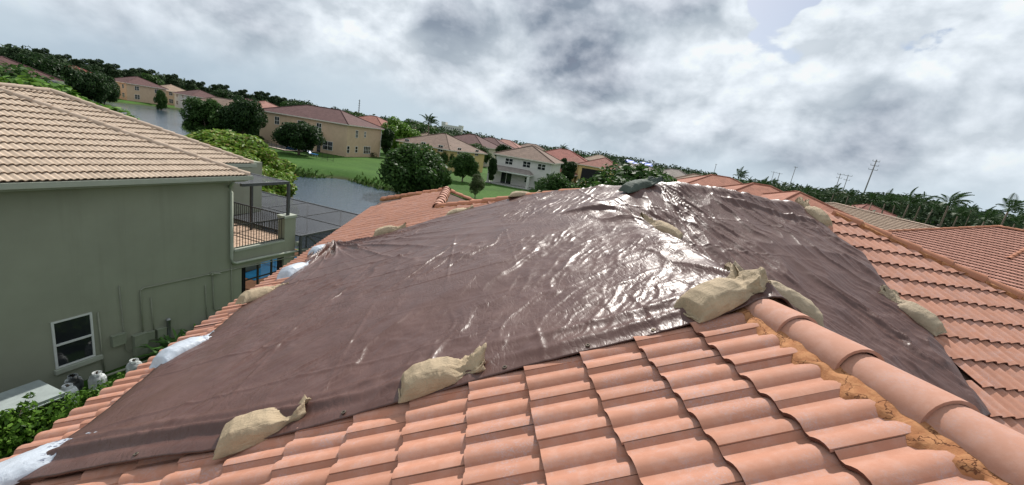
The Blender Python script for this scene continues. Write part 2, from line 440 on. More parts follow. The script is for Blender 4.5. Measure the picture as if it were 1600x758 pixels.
footA = V((1.404 * SN, 0, EYE - 1.404 * CS))
oA = footA + enA * .010 + euA * (-.75 - .343 * 9) + V((0, 1.735 - .287 * 12 + .0, 0)) - enA * .018     # course index 9 is joint j=0
inv2 = 1 / math.sqrt(2)
def under_tarp(p_):                                          # tiles well under the tarp are not laid
    return (p_.x > -2.25 and p_.x < 9 and 2.75 < p_.y < 7.75 - .0) and not (p_.y > 7.4 and p_.x < -.2)
A_S = dict(o=oA, eu=euA, ev=evA, en=enA, j=(0, 15), k=(-14, 23), planes=[((1.725, 0, 0), (1, 0, 0)), ((0, 4.895, 0), (0, 1, 0))], skip=[lambda q: q.x > -2.25 and q.y > 2.50])
A_N = dict(o=oA, eu=euA, ev=evA, en=enA, j=(0, 15), k=(11, 54), planes=[((0, 4.90, 0), (0, -1, 0)), ((NWX - .02, 0, 0), (1, 0, 0)), ((NWX, NWY, 0), (inv2, inv2, 0))], skip=[lambda q: q.x > -2.25 and q.y < 7.7])
A_N2 = dict(o=oA, eu=euA, ev=evA, en=enA, j=(0, 15), k=(20, 40), planes=[((NWX - .02, 0, 0), (-1, 0, 0)), ((P1X - .03, MAIN_Y, 0), (inv2, inv2, 0))], skip=[lambda q: q.x > -.2 and q.y < 7.7])
A_N['skip'].append(lambda q: False)
euB, evB, enB = V((0, CS, SN)), V((-1, 0, 0)), V((0, -SN, CS))
oB = V((12.2, 0, ZB)) + euB * (.10) - enB * .018
B_S = dict(o=oB, eu=euB, ev=evB, en=enB, j=(-2, 20), k=(0, 28), planes=[((P2X - .02, MAIN_Y, 0), (inv2, inv2, 0)), ((RX, hipy, 0), (-inv2, -inv2, 0))], skip=[lambda q: q.x < 4.75 and q.y > 2.62, lambda q: q.x < 5.3 and q.y > 3.2])
lists = [lay_tiles(s) for s in (A_S, A_N, A_N2, B_S)]
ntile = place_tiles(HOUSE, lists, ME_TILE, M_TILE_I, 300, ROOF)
# ridge caps
ME_CAP = cap_mesh('ridge_cap', M_CAP); ME_CAPO = cap_mesh('ridge_cap', M_CAPO, .43, .112, .094)
run_caps(ME_CAP, ROOF, (RX - .052, 1.93 - .375 * 9, ZR - .026), (RX - .052, 2.32, ZR - .026), .375)
run_caps(ME_CAPO, ROOF, (P2X + 4.6, MAIN_Y - 4.6, MAIN_Z - T * 4.6 + .035), (P2X - .05, MAIN_Y + .05, MAIN_Z + .035), .40, name='hip_cap')
run_caps(ME_CAPO, ROOF, (NWX, nwp[1], NWZ + .035), (NWX + 2.6, nwp[1] - 2.6, NWZ + 2.6 * T + .035), .385, name='hip_cap')
run_caps(ME_CAPO, ROOF, (EX, eN[1], EZ + .04), (NWX, NWY, NWZ + .03), .40, name='hip_cap')
run_caps(ME_CAPO, ROOF, (NWX + 2.38, NWY + 2.38, EZ + .04), (NWX, NWY, NWZ + .03), .40, name='hip_cap')
run_caps(ME_CAP, ROOF, (NWX, nwp[1] - .05, NWZ + .04), (NWX, NWY + .1, NWZ + .04), .385)
# mortar bedding along the ridge, pressed over the cut tile ends
def mortar_strip(side, y0, y1, x0, x1):
    nu, nv_ = int((y1 - y0) / .018), 7; vs = []; fs = []
    for i in range(nu + 1):
        Y = y0 + (y1 - y0) * i / nu
        ph = tile_profile((Y - 1.735) % TW)
        for j in range(nv_ + 1):
            t = j / nv_
            low = x0 + .018 * math.sin(Y * 21) + .014 * math.sin(Y * 47 + 1) - .012 * (ph / .033)
            X = low + (x1 - low) * t
            z = T * X + ZA + .010 + ph * .2 * (1 - t) + .030 * t + .004 * float(vnoise(np.array([Y * 14.]), np.array([t * 3.]), 3)[0]) + .002 * math.sin(Y * 63 + t * 5) + (.0 if t > 0 else -.05)
            vs.append((X, Y, z))
    k = nv_ + 1
    for i in range(nu):
        for j in range(nv_): fs.append((i * k + j, i * k + j + 1, (i + 1) * k + j + 1, (i + 1) * k + j)[::-1])
    inv = WM[ROOF.name].inverted()
    o = add('mortar_bed', mesh_from('mortar_bed', [inv @ V(q) for q in vs], fs, M_MORTAR, True), ROOF); return o
mortar_strip(-1, -1.6, 2.35, 1.69, 1.83)
# mortar on the far hip
mb = MB()
def hip_mortar(a, b, w, name='mortar_bed'):
    a, b = V(a), V(b); d = (b - a).normalized(); s_ = d.cross(V((0, 0, 1))).normalized(); n = int((b - a).length / .07)
    for sg in (-1, 1):
        q = MB(); prev = None
        for i in range(n + 1):
            c = a + (b - a) * i / n; ww = w + .012 * math.sin(i * 1.7) + .01 * math.sin(i * .6)
            p0 = c + s_ * sg * (w * .45) + V((0, 0, .045)); p1 = c + s_ * sg * ww + V((0, 0, .045 - ww * .27)); p2 = p1 + V((0, 0, -.07))
            if prev: q.poly([prev[0], prev[1], p1, p0] if sg > 0 else [prev[0], p0, p1, prev[1]]); q.poly([prev[1], prev[2], p2, p1])
            prev = (p0, p1, p2)
        q.build(name, M_MORTAR, ROOF, world=True)
hip_mortar((P2X + 4.6, MAIN_Y - 4.6, MAIN_Z - T * 4.6), (P2X, MAIN_Y, MAIN_Z), .112)
hip_mortar((NWX, nwp[1], NWZ), (NWX + 2.6, nwp[1] - 2.6, NWZ + 2.6 * T), .112)
hip_mortar((NWX, nwp[1], NWZ), (NWX, NWY, NWZ), .12)
hip_mortar((EX, eN[1], EZ), (NWX, NWY, NWZ), .12)
# walls, fascia under the eaves
M_STUCCO = mat_plain('stucco_cream', (.55, .45, .34), .9, .06, 3, bump=.004)
w = MB(); w.b2((EX + .5, -6, 0), (RX + 4.4, 10.2, 5.62)); w.build('wall', M_STUCCO, HOUSE, world=True)
w = MB(); w.b2((EX + .5, 10.2, 0), (NWX + 1.9, NWY + 1.85, 5.6)); w.build('wall', M_STUCCO, HOUSE, world=True)
w = MB(); w.b2((RX + 4.4, 1.0, 0), (P2X + 5.6, MAIN_Y + 5.6, 5.6)); w.build('wall', M_STUCCO, HOUSE, world=True)
M_WHITE = mat_plain('white_trim', (.72, .70, .66), .6, .06, 3)
w = MB(); w.b2((EX + .03, -6, EZ - .25), (EX + .06, eN[1] - .03, EZ - .05)); w.build('fascia', M_WHITE, HOUSE, world=True)
# ================================================================== the tarp and the sandbags that hold it
def stretch(X, Y, ang, along, across):
    c, s = math.cos(ang), math.sin(ang)
    return (X * c + Y * s) * along, (-X * s + Y * c) * across
def smin(a, b, k): h = np.clip(.5 + .5 * (b - a) / k, 0, 1); return b * (1 - h) + a * h - k * h * (1 - h)
def smax(a, b, k): return -smin(-a, -b, k)
def tarp_base(X, Y):
    X = np.asarray(X, float); Y = np.asarray(Y, float)
    A = T * X + ZA; E = ZR - T * (X - RX); B = T * Y + ZB; C = MAIN_Z - T * (Y - MAIN_Y)
    wing = smin(A, E, .14); main = smin(smin(A, B, .12), C, .14)
    wing = np.where(Y > 6.3, -50., wing - np.clip(Y - 5.6, 0, 9) * 3)
    z = smax(wing, main, .16)
    z = z + .072
    z = z + .045 * np.exp(-((X - RX) / .16) ** 2) * np.clip((5.5 - Y) / .5, 0, 1)
    z = z + .06 * np.exp(-((Y - MAIN_Y) / .17) ** 2) * np.clip((X - 2.9) / .4, 0, 1)
    z = z + .05 * np.exp(-(((X - P1X) + (Y - MAIN_Y)) / .2) ** 2) * np.clip((Y - 6.7) / .3, 0, 1)
    z = z + .035 * np.exp(-(((X - RX) - (Y - hipy)) / .2) ** 2) * np.clip((Y - 5.5) / .3, 0, 1) * np.clip((6.7 - Y) / .3, 0, 1)
    return z
FRONT = [(-2.64, 2.40), (-2.14, 2.305), (-1.21, 2.17), (-.24, 2.175), (.48, 2.205), (1.14, 2.19), (1.75, 2.20), (2.0, 2.23), (2.6, 2.3), (3.6, 2.5), (4.4, 2.68), (5.02, 2.92)]
RIGHT = [(5.02, 2.92), (5.2, 3.35), (5.34, 3.7), (5.44, 4.2), (5.5, 4.63), (5.6, 5.0), (5.68, 5.28), (5.52, 5.59), (5.56, 5.96), (5.48, 6.35), (5.45, 6.65), (5.5, 7.1)]
BACK = [(-2.48, 8.25), (-2.1, 8.10), (-1.58, 7.97), (-.9, 8.12), (-.07, 8.38), (.6, 8.33), (1.26, 8.2), (2.0, 8.2), (3.5, 7.9), (5.5, 7.1)]
LEFT = [(-2.64, 2.40), (-2.54, 2.9), (-2.59, 3.4), (-2.63, 3.8), (-2.50, 4.3), (-2.60, 5.1), (-2.54, 5.7), (-2.52, 6.4), (-2.62, 7.2), (-2.74, 7.66), (-2.56, 8.0), (-2.48, 8.25)]
def resample(pl, n):
    p_ = np.array(pl); d = np.r_[0, np.cumsum(np.hypot(*np.diff(p_, axis=0).T))]; t = np.linspace(0, d[-1], n)
    return np.stack([np.interp(t, d, p_[:, 0]), np.interp(t, d, p_[:, 1])], -1)
NU, NS = 640, 460
fb, bb, lb, rb = resample(FRONT, NU), resample(BACK, NU), resample(LEFT, NS), resample(RIGHT, NS)
# the edges of thin plastic are never quite straight
fb[:, 1] += .010 * fbm(fb[:, 0] * 3, fb[:, 0] * 0, 3, 5); lb[:, 0] += .02 * fbm(lb[:, 1] * 2.5, lb[:, 1] * 0, 3, 8); rb[:, 0] += .025 * fbm(rb[:, 1] * 3, rb[:, 1] * 0, 3, 9); bb[:, 1] += .02 * fbm(bb[:, 0] * 3, bb[:, 0] * 0, 3, 4)
fb[0] = lb[0]; bb[0] = lb[-1]; fb[-1] = rb[0]; bb[-1] = rb[-1]
u = np.linspace(0, 1, NU)[:, None, None]; s = np.linspace(0, 1, NS)[None, :, None]
G = (1 - s) * fb[:, None] + s * bb[:, None] + (1 - u) * lb[None] + u * rb[None] - ((1 - u) * (1 - s) * fb[0] + u * (1 - s) * fb[-1] + (1 - u) * s * bb[0] + u * s * bb[-1])
GX, GY = G[..., 0], G[..., 1]
def tarp_wrinkles(X, Y):
    w = np.zeros_like(X)
    onA = np.clip((RX - X) / .4, 0, 1) * 1.0
    onAm = np.where(Y > 5.48, np.clip(((Y - 5.48) - (X - RX)) / .4, 0, 1), onA)      # west slope mask
    onB = 1 - onAm
    amp = .35 + .9 * np.clip(fbm(X * .8, Y * .8, 3, 31) + .35, 0, 1.2)
    # folds along the front hem
    yf = np.interp(X, fb[:, 0], fb[:, 1]); df = Y - yf
    c1 = .15 + .05 * vnoise(X * 1.3, X * 0, 3); c2 = .30 + .08 * vnoise(X * 1.1, X * 0 + 5, 4)
    m1 = np.clip(.55 + .8 * vnoise(X * .9, X * 0 + 2, 6), 0, 1.2); m2 = np.clip(.4 + .9 * vnoise(X * .8 + 4, X * 0 + 2, 7), 0, 1.2)
    w += .032 * m1 * np.exp(-((df - c1) / .034) ** 2) + .024 * m2 * np.exp(-((df - c2) / .04) ** 2) - .014 * m1 * np.exp(-((df - c1 + .075) / .03) ** 2)
    # folds drawn together at the far left corner
    dx, dy = X + 2.44, Y - 8.2; r = np.hypot(dx, dy); th_ = np.arctan2(dy, dx)
    w += .13 * np.exp(-r / 1.15) * (1 - np.exp(-r / .16)) * (ridged(th_ * 7.5, r * .35, 2, 41) ** 1.8 - .6)
    w += .15 * np.exp(-r / .20)
    # long shallow pulls on the west slope, away from that corner
    w += onAm * .020 * np.exp(-np.clip(7.9 - Y - .1 * X, 0, 9) / 1.0) * (ridged(*stretch(X, Y, -.18, .35, 3.2), 2, 43) - .5)
    # crease family running up and away
    a1 = math.radians(64)
    w += onAm * .015 * amp * np.clip(1.35 - X * .6, .25, 1) * (ridged(*stretch(X + .15 * fbm(X * 1.5, Y * 1.5, 2, 3), Y, a1, .8, 4.5), 2, 11) - .5)
    patch = np.clip(fbm(X * 1.1 + 9, Y * 1.1, 3, 51) * 1.6, 0, 1)
    w += onAm * .012 * patch * (ridged(*stretch(X + .05 * fbm(X * 4, Y * 4, 2, 5), Y, math.radians(50), 2.0, 12), 3, 12) - .5)
    # loose plastic near the ridge, crinkled more strongly
    nr = np.exp(-((X - 1.25) / .7) ** 2) * np.clip((5.2 - Y) / .6, 0, 1)
    wx, wy = X + .05 * fbm(X * 5, Y * 5, 2, 8), Y + .05 * fbm(X * 5 + 7, Y * 5, 2, 9)
    w += nr * (.007 * (ridged(wx * 5.2, wy * 4.2, 2, 13) - .6) + .0035 * (ridged(wx * 13, wy * 10, 2, 14) - .6) + .007 * (ridged(*stretch(wx, wy, math.radians(20), 1.5, 7.0), 2, 15) - .6))
    # lifted pocket by the hip, steep towards the near side
    px_, py_ = X - 1.72, Y - 5.40; q = px_ * .5 + py_ * .87; l = -px_ * .87 + py_ * .5
    w += (.085 + .03 * vnoise(l * 6, q * 5, 91)) * np.exp(-(l / .34) ** 2) * np.where(q > 0, np.exp(-q / .35), np.exp(-(q / .05) ** 2))
    # south slope: pulls running down from the ridge, a fan from the peak into the valley
    c, s_ = 3.0, 6.35; dx, dy = X - c, Y - s_; r = np.hypot(dx, dy); th2 = np.arctan2(dy, dx)
    fan = np.exp(-((th2 + 1.38) / .36) ** 2) * np.clip(r / .25, 0, 1) * np.exp(-r / 1.9)
    w += onB * fan * .080 * (ridged(th2 * 5.5, r * .8, 3, 21) - .6)
    w += onB * (1 - .6 * fan) * .046 * (ridged(*stretch(X + .10 * fbm(X * 2, Y * 2, 2, 2), Y, math.radians(-68), .55, 3.0), 2, 22) - .5)
    w += onB * .016 * amp * (ridged(*stretch(X + .06 * fbm(X * 3, Y * 3, 2, 6), Y, math.radians(-60), 1.0, 8.5), 2, 24) - .5)
    xr = np.interp(Y, rb[:, 1], rb[:, 0]); dr = xr - X
    w += onB * np.exp(-dr / .3) * .028 * fbm(X * 4, Y * 4, 3, 25)
    # ridge folds on the right
    w += .05 * np.exp(-((Y - MAIN_Y + .32 + (X - 4.2) * .16) / .05) ** 2) * np.clip((X - 3.7) / .5, 0, 1) * np.clip((5.5 - X) / .3, 0, 1)
    # crumpling everywhere
    w += .0035 * fbm(X * 9, Y * 9, 3, 61) * amp + .009 * fbm(X * 1.6, Y * 1.6, 2, 63)
    # packaged fold marks
    for per, Z, A_ in ((.62, X * CS, 0), (.71, Y, 1)):
        t = (Z / per + .13) % 1.0; t = np.minimum(t, 1 - t) * per
        w += .009 * np.exp(-(t / .012) ** 2) * np.clip(vnoise(X * .9 + 3 * A_, Y * .9, 71 + A_) + .3, 0, 1)
    return w
GB = tarp_base(GX, GY); GW = tarp_wrinkles(GX, GY)
edge = np.minimum(np.minimum(np.arange(NU)[:, None], NU - 1 - np.arange(NU)[:, None]) / 14., np.minimum(np.arange(NS)[None], NS - 1 - np.arange(NS)[None]) / 14.)
edge = np.clip(edge, 0, 1)
GZ = GB + GW * (.35 + .65 * edge) - .022 * (1 - edge) ** 2
def mk_tarp():
    m, N, b = principled('tarp_brown', (.115, .078, .076), .33, .42)
    p_ = pos(N)
    big = N.noise(p_, .8, 4, .6)
    warp = N.vmath('ADD', p_, N.vmath('MULTIPLY', N.noise(p_, 5, 3, .5, out='Color'), (.12, .12, .12)))
    v1 = N.new('ShaderNodeTexVoronoi', feature='DISTANCE_TO_EDGE'); N.put(v1.inputs['Vector'], N.mapping(warp, (17, 8, 13), (0, 0, .5))); v1.inputs['Scale'].default_value = 1
    r1 = N.math('ABSOLUTE', N.math('SUBTRACT', N.noise(N.mapping(warp, (34, 6, 16), (0, 0, -.45)), 1, 3, .5), .5))
    r2 = N.math('ABSOLUTE', N.math('SUBTRACT', N.noise(warp, 62, 3, .6), .5))
    mask = N.maprange(big, .38, .66, .25, 1.0)
    h = N.math('ADD', N.math('MULTIPLY', N.math('MINIMUM', v1.outputs[0], .16), 1.6), N.math('ADD', N.math('MULTIPLY', r1, 1.3), N.math('MULTIPLY', r2, .45)))
    h = N.math('MULTIPLY', h, mask)
    fine = N.noise(p_, 600, 1, .5)
    n1 = N.bump(h, .5, .0105); n2 = N.bump(fine, .08, .001, n1)
    N.put(b.inputs['Normal'], n2)
    dust = N.noise(p_, 2.6, 6, .65)
    c_ = N.mix(N.maprange(dust, .35, .7), (.086, .039, .030), (.112, .056, .045))
    N.put(b.inputs['Base Color'], c_)
    N.put(b.inputs['Roughness'], N.maprange(N.noise(p_, 3.1, 5, .6), .3, .75, .34, .48))
    return m
M_TARP = mk_tarp()
TARP = thing('tarp', 'large wrinkled brown plastic tarp spread over the tiled roof and held by sandbags', 'tarp', (0, 5, 7))
inv = WM[TARP.name].inverted()
idx = np.arange(NU * NS).reshape(NU, NS)
F = np.stack([idx[:-1, :-1], idx[1:, :-1], idx[1:, 1:], idx[:-1, 1:]], -1).reshape(-1, 4)
# a hem folded under all round gives the sheet an edge
loop = np.r_[idx[:, 0], idx[-1, 1:], idx[-2::-1, -1], idx[0, -2:0:-1]]
VV = np.stack([GX, GY, GZ], -1).reshape(-1, 3)
hem = VV[loop].copy(); hem[:, 2] -= .012; cen = np.array([1.4, 5.2]); dd = cen - hem[:, :2]; hem[:, :2] += dd / np.linalg.norm(dd, axis=1)[:, None] * .012
nb = len(VV); n = len(loop); i2 = np.arange(n)
HF = np.stack([loop, nb + i2, nb + (i2 + 1) % n, np.roll(loop, -1)], -1)
me = mesh_from('sheet', np.vstack([VV, hem]) - np.array([0, 5, 7]), F.tolist() + HF.tolist(), M_TARP, True)
SHEET = add('sheet', me, TARP)
def tarp_at(x, y):
    d = (GX - x) ** 2 + (GY - y) ** 2; i = np.unravel_index(np.argmin(d), d.shape); return float(GZ[i])
def surf_normal(x, y, e=.12):
    gx = (tarp_base(x + e, y) - tarp_base(x - e, y)) / (2 * e); gy = (tarp_base(x, y + e) - tarp_base(x, y - e)) / (2 * e)
    return Vector((-float(gx), -float(gy), 1)).normalized()
M_BRASS = mat_plain('grommet_metal', (.16, .13, .10), .45, .1, 40, metal=.7)
M_DARK = mat_plain('dark_hole', (.02, .018, .016), .9, .1, 8)
gm = None
for x in (-1.75, -1.02, -.55, -.06, .36, .84, 1.22):
    y = float(np.interp(x, fb[:, 0], fb[:, 1])) + .04; nrm = surf_normal(x, y)
    q = nrm.to_track_quat('Z', 'Y').to_matrix().to_4x4(); q.translation = (x, y, tarp_at(x, y) + .004)
    if gm is None:
        mb = MB(); mb.lathe((0, 0, 0), [(.007, .001), (.0085, .004), (.013, .004), (.015, 0)], 12); mb.v.pop() if False else None
        gm = mesh_from('grommet', mb.v, mb.f, [M_BRASS]); gm.materials.append(M_DARK)
        gm.polygons[-1].material_index = 1
    add('grommet', gm, TARP, world=q)

# ------------------------------------------------------------------ sandbags
def mk_bagmat(name, col, kind):
    m, N, b = principled(name, col, .75 if kind != 'plastic' else .38, .3)
    o = objc(N); p_ = pos(N); n1 = N.noise(p_, 9, 5, .6)
    c_ = N.mix(N.maprange(n1, .3, .7), tuple(c * .86 for c in col), tuple(min(1, c * 1.08) for c in col))
    if kind == 'cloth':
        wv = N.new('ShaderNodeTexWave', wave_type='BANDS', bands_direction='X'); N.put(wv.inputs[0], o); wv.inputs['Scale'].default_value = 90
        wv2 = N.new('ShaderNodeTexWave', wave_type='BANDS', bands_direction='Y'); N.put(wv2.inputs[0], o); wv2.inputs['Scale'].default_value = 90
        cr = N.math('ABSOLUTE', N.math('SUBTRACT', N.noise(N.mapping(o, (7, 26, 14)), 1, 4, .6, .6), .5)); cr2 = N.math('ABSOLUTE', N.math('SUBTRACT', N.noise(N.mapping(o, (24, 9, 14)), 1, 3, .6, .6), .5))
        h = N.math('ADD', N.math('MULTIPLY', N.math('ADD', wv.outputs[1], wv2.outputs[1]), .05), N.math('ADD', N.math('MULTIPLY', cr, 1.5), N.math('MULTIPLY', cr2, .8)))
        N.put(b.inputs['Normal'], N.bump(h, .8, .016))
        dirt = N.noise(p_, 5, 5, .7); c_ = N.mix(N.math('MULTIPLY', N.maprange(dirt, .5, .75), .35), c_, tuple(c * .55 for c in col))
    else:
        r = N.math('ABSOLUTE', N.math('SUBTRACT', N.noise(p_, 17, 4, .6, .8), .5))
        N.put(b.inputs['Normal'], N.bump(r, .5, .012))
    N.put(b.inputs['Base Color'], c_)
    if kind == 'plastic':
        # smeared black lettering, printed flat
        s_ = N.new('ShaderNodeSeparateXYZ'); N.put(s_.inputs[0], o)
        blk = N.noise(N.mapping(o, (26, 60, 1)), 1, 2, .6); rows = N.new('ShaderNodeTexWave', wave_type='BANDS', bands_direction='Y'); N.put(rows.inputs[0], o); rows.inputs['Scale'].default_value = 4.2; rows.inputs['Distortion'].default_value = 1.0
        ink = N.math('MULTIPLY', N.maprange(blk, .49, .53), N.maprange(rows.outputs[1], .45, .6))
        ink = N.math('MULTIPLY', ink, N.math('MULTIPLY', N.maprange(s_.outputs[0], .10, .14), N.maprange(s_.outputs[0], .42, .38)))
        N.put(b.inputs['Base Color'], N.mix(N.math('MULTIPLY', ink, .85), c_, (.05, .055, .10)))
    return m
M_BAG = mk_bagmat('sandbag_tan', (.43, .33, .215), 'cloth')
M_BAG2 = mk_bagmat('sandbag_olive', (.40, .315, .215), 'cloth')
M_BAGW = mk_bagmat('sandbag_white', (.49, .53, .585), 'plastic')
M_BAGG = mk_bagmat('sandbag_green', (.085, .105, .085), 'cloth')
def bag_mesh(name, mat, L=.56, W=.30, H=.125, seed=0, neck=.80, flare=.55, white=False, twist=.0, bend=.0, sag=1.):
    """a part filled bag: square closed end, sagging belly, loose crumpled mouth end"""
    nt, nr = 84, 72; rg = np.random.default_rng(seed)
    t = np.linspace(0, 1, nt); ts = np.array([0, .02, .08, .22, .42, .60, neck - .07, neck, neck + .07, .95, 1.0])
    if white: ws = np.array([.60, .78, .93, 1.0, 1.0, .95, .86, .76, .70, .64, .56]); hs = np.array([.05, .30, .66, 1.0, .96, .80, .46, .26, .16, .10, .06])
    else:
        pinch = rg.uniform(.66, .84)                          # how far the cloth is drawn in before the mouth
        ws = np.array([.86, .93, .98, 1.0, .99, .97, .5 + .5 * pinch, pinch, pinch + .02, pinch + .07, pinch + .10]); hs = np.array([.06, .36, .74, 1.0, 1.0, .82, .50, .36, .32, .33, .28])
    def sm(a): return np.convolve(np.pad(np.interp(np.linspace(0, 1, nt * 4), ts, a), 8, 'edge'), np.ones(11) / 11, 'same')[8:-8][::4]
    w = sm(ws) * W / 2; h = sm(hs) * H
    a = np.linspace(0, 2 * math.pi, nr, endpoint=False)
    TT, AA = np.meshgrid(t, a, indexing='ij'); ca, sa = np.cos(AA), np.sin(AA)
    loose = np.clip((TT - (neck - .22)) / .3, 0, 1)           # how empty the cloth is here
    pz = .80 + .25 * loose
    y = np.sign(ca) * np.abs(ca) ** .72 * w[:, None]; z = np.sign(sa) * np.abs(sa) ** pz
    z = np.where(z > 0, z * h[:, None], z * h[:, None] * .14 * sag)
    x = TT * L
    x = x + .045 * L * np.clip(1 - TT / .12, 0, 1) * (np.abs(ca) ** 3 - .5) * -1.0   # corners stick out at the closed end
    ph = rg.uniform(0, 6)
    s1 = ca * W * 2.2 + seed * 2.3; s2 = TT * L * 6 + seed
    # sharp creases: along the bag towards the mouth, across it at the neck
    cr_l = ridged(s1 * 3.2 + .5 * fbm(s2, s1, 2, seed), s2 * .45, 3, seed + 1) - .7
    cr_x = ridged(s2 * 2.0 + .8 * fbm(s1 * 2, s2, 2, seed + 4), s1 * 1.1, 2, seed + 2) - .6
    soft = fbm(s2 * .8, s1 * 1.2 + sa, 3, seed + 3)
    up = (sa > -.2)
    d = (.004 + .030 * loose) * cr_l + (.005 + .012 * np.exp(-((TT - neck) / .12) ** 2)) * cr_x + (.006 + .010 * loose) * soft
    d = d * (.75 if white else 1.0)
    z = z + np.where(up, d * np.clip(sa + .35, 0, 1), 0); y = y + d * ca * .8
    # the mouth folds over itself, one side standing up
    m = np.clip((TT - neck) / (1 - neck), 0, 1)
    fold = (.012 if white else .026) * m * (1 + np.sin(ca * 4.5 + ph) * .9 + .5 * np.sin(ca * 9 + 2 * ph))
    z = z + fold * (sa > -.4) * (.5 + .5 * up)
    x = x + m * L * (.045 * np.sin(ca * 3.3 + ph) + .02 * np.sin(ca * 8 + ph)); y = y + m * W * .10 * np.sin(3 * TT * 6 + ph)
    yb = bend * (TT - .5) ** 2 * 4 * W; y = y + yb - bend * W * .3
    y = y + twist * (TT > .7) * (TT - .7) * L
    z = np.maximum(z, -.02) + .006
    vs = np.stack([x - L * .45, y, z], -1).reshape(-1, 3)
    ix = np.arange(nt * nr).reshape(nt, nr); fs = []
    for i in range(nt - 1):
        for j in range(nr): fs.append((ix[i, j], ix[i, (j + 1) % nr], ix[i + 1, (j + 1) % nr], ix[i + 1, j])[::-1])
    vs = vs.tolist(); c0 = len(vs); e0 = np.mean(np.array(vs[:nr]), 0); vs.append((e0[0] - .004, e0[1], e0[2]))
    for j in range(nr): fs.append((c0, ix[0, (j + 1) % nr], ix[0, j])[::-1])
    c1 = len(vs); e1 = np.mean(np.array(vs[(nt - 1) * nr:nt * nr]), 0); vs.append((e1[0] - .13 * L, e1[1], max(.01, e1[2] * .6)))   # mouth pushed inwards
    for j in range(nr): fs.append((c1, ix[-1, j], ix[-1, (j + 1) % nr])[::-1])
    return mesh_from(name, vs, fs, mat, True)
def seam_mesh(name, mat, L, W):
    """stitched hem across the closed end"""
    mb = MB(); mb.tube([(-.45 * L - .004 + .012 * abs(k) ** 2, k * W * .40, .012 + .004 * math.sin(k * 9)) for k in np.linspace(-1, 1, 15)], .006, 6); return mesh_from(name, mb.v, mb.f, mat, True)
def sandbag(label, a, b, mat, seed, W=.29, H=.13, white=False, group=None, neck=.79, flare=.62, lift=-.024, Lk=1.0, zoff=None, twist=0., bend=0., nrm=None):
    """a: plan position of the closed end, b: of the mouth"""
    (ax, ay), (bx, by) = a, b; mx, my = (ax + bx) / 2, (ay + by) / 2
    n_ = nrm or surf_normal(mx, my, .15)
    d = Vector((bx - ax, by - ay, 0)); d = (d - n_ * d.dot(n_)); 
    L = math.hypot(bx - ax, by - ay) * Lk; L = Vector((bx - ax, by - ay, float(tarp_base(bx, by) - tarp_base(ax, ay)))).length * Lk
    d.normalize(); s_ = n_.cross(d)
    R = Matrix((d, s_, n_)).transposed().to_4x4()
    z0 = tarp_at(mx, my) if zoff is None else zoff
    R.translation = Vector((mx, my, z0)) + n_ * lift - d * L * .05
    r = thing('sandbag', label, 'sandbag', group=group, mat=R)
    add('body', bag_mesh('body', mat, L, W, H, seed, neck, flare, white, twist, bend), r)
    add('hem', seam_mesh('hem', mat, L, W), r)
    return r
GRP = 'sandbags weighing down the tarp'
sandbag('white plastic sandbag with black print at the bottom left corner of the tarp', (-2.86, 2.36), (-2.26, 2.68), M_BAGW, 11, .36, .085, True, GRP)
sandbag('tan sandbag on the front tarp edge nearest the eave, mouth gathered to the right', (-1.25, 2.21), (-.80, 2.36), M_BAG, 2, .25, .115, group=GRP)
sandbag('tan sandbag in the middle of the front tarp edge with ruffled upright mouth', (-.25, 2.27), (.25, 2.355), M_BAG, 3, .25, .12, group=GRP, neck=.74)
sandbag('largest tan sandbag on the ridge at the near end of the cap tiles', (1.42, 2.29), (1.93, 2.40), M_BAG, 4, .28, .12, group=GRP, neck=.74)
sandbag('crumpled tan sandbag hanging over the far side of the ridge behind the cap tiles', (2.46, 2.40), (1.91, 2.68), M_BAG2, 5, .28, .15, group=GRP, neck=.74)
sandbag('white plastic sandbag on the left tarp edge above the strap leaved plant', (-2.70, 3.80), (-2.42, 4.38), M_BAGW, 16, .28, .12, True, GRP)
sandbag('tan sandbag on the left tarp edge between two white ones', (-2.70, 5.26), (-2.34, 5.72), M_BAG, 7, .26, .13, group=GRP)
sandbag('plain white sandbag below the pulled up corner, nearer of the two there', (-2.66, 6.42), (-2.48, 7.14), M_BAGW, 18, .30, .14, True, GRP)
sandbag('white sandbag at the pulled up back corner of the tarp, farthest of the white ones', (-2.72, 7.72), (-2.42, 8.20), M_BAGW, 19, .26, .11, True, GRP)
sandbag('small looking tan sandbag on the back tarp edge near the pulled up corner', (-1.68, 8.06), (-1.10, 8.16), M_BAG, 20, .27, .13, group=GRP)
sandbag('pale sandbag on the back tarp edge below the junction of the cap rows', (-.36, 8.36), (.16, 8.36), M_BAG, 21, .24, .08, group=GRP)
sandbag('pale sandbag where the far hip caps run under the tarp', (.82, 8.20), (1.42, 8.16), M_BAG, 22, .27, .11, group=GRP)
sandbag('dark green sandbag lying on the highest corner of the tarp', (2.28, 5.98), (2.92, 6.36), M_BAGG, 23, .24, .11, group=GRP, neck=.74)
sandbag('tan sandbag tucked into the roof valley behind the near ridge', (2.80, 4.98), (2.36, 5.34), M_BAG, 24, .24, .12, group=GRP, neck=.74)
sandbag('tan sandbag at the top of the right hand hip cap tiles', (5.62, 5.92), (5.52, 6.52), M_BAG, 25, .28, .13, group=GRP, neck=.74)
sandbag('pale sandbag on the right hand tarp edge above bare tiles', (5.50, 3.88), (5.30, 4.48), M_BAG2, 26, .28, .12, group=GRP, neck=.74)
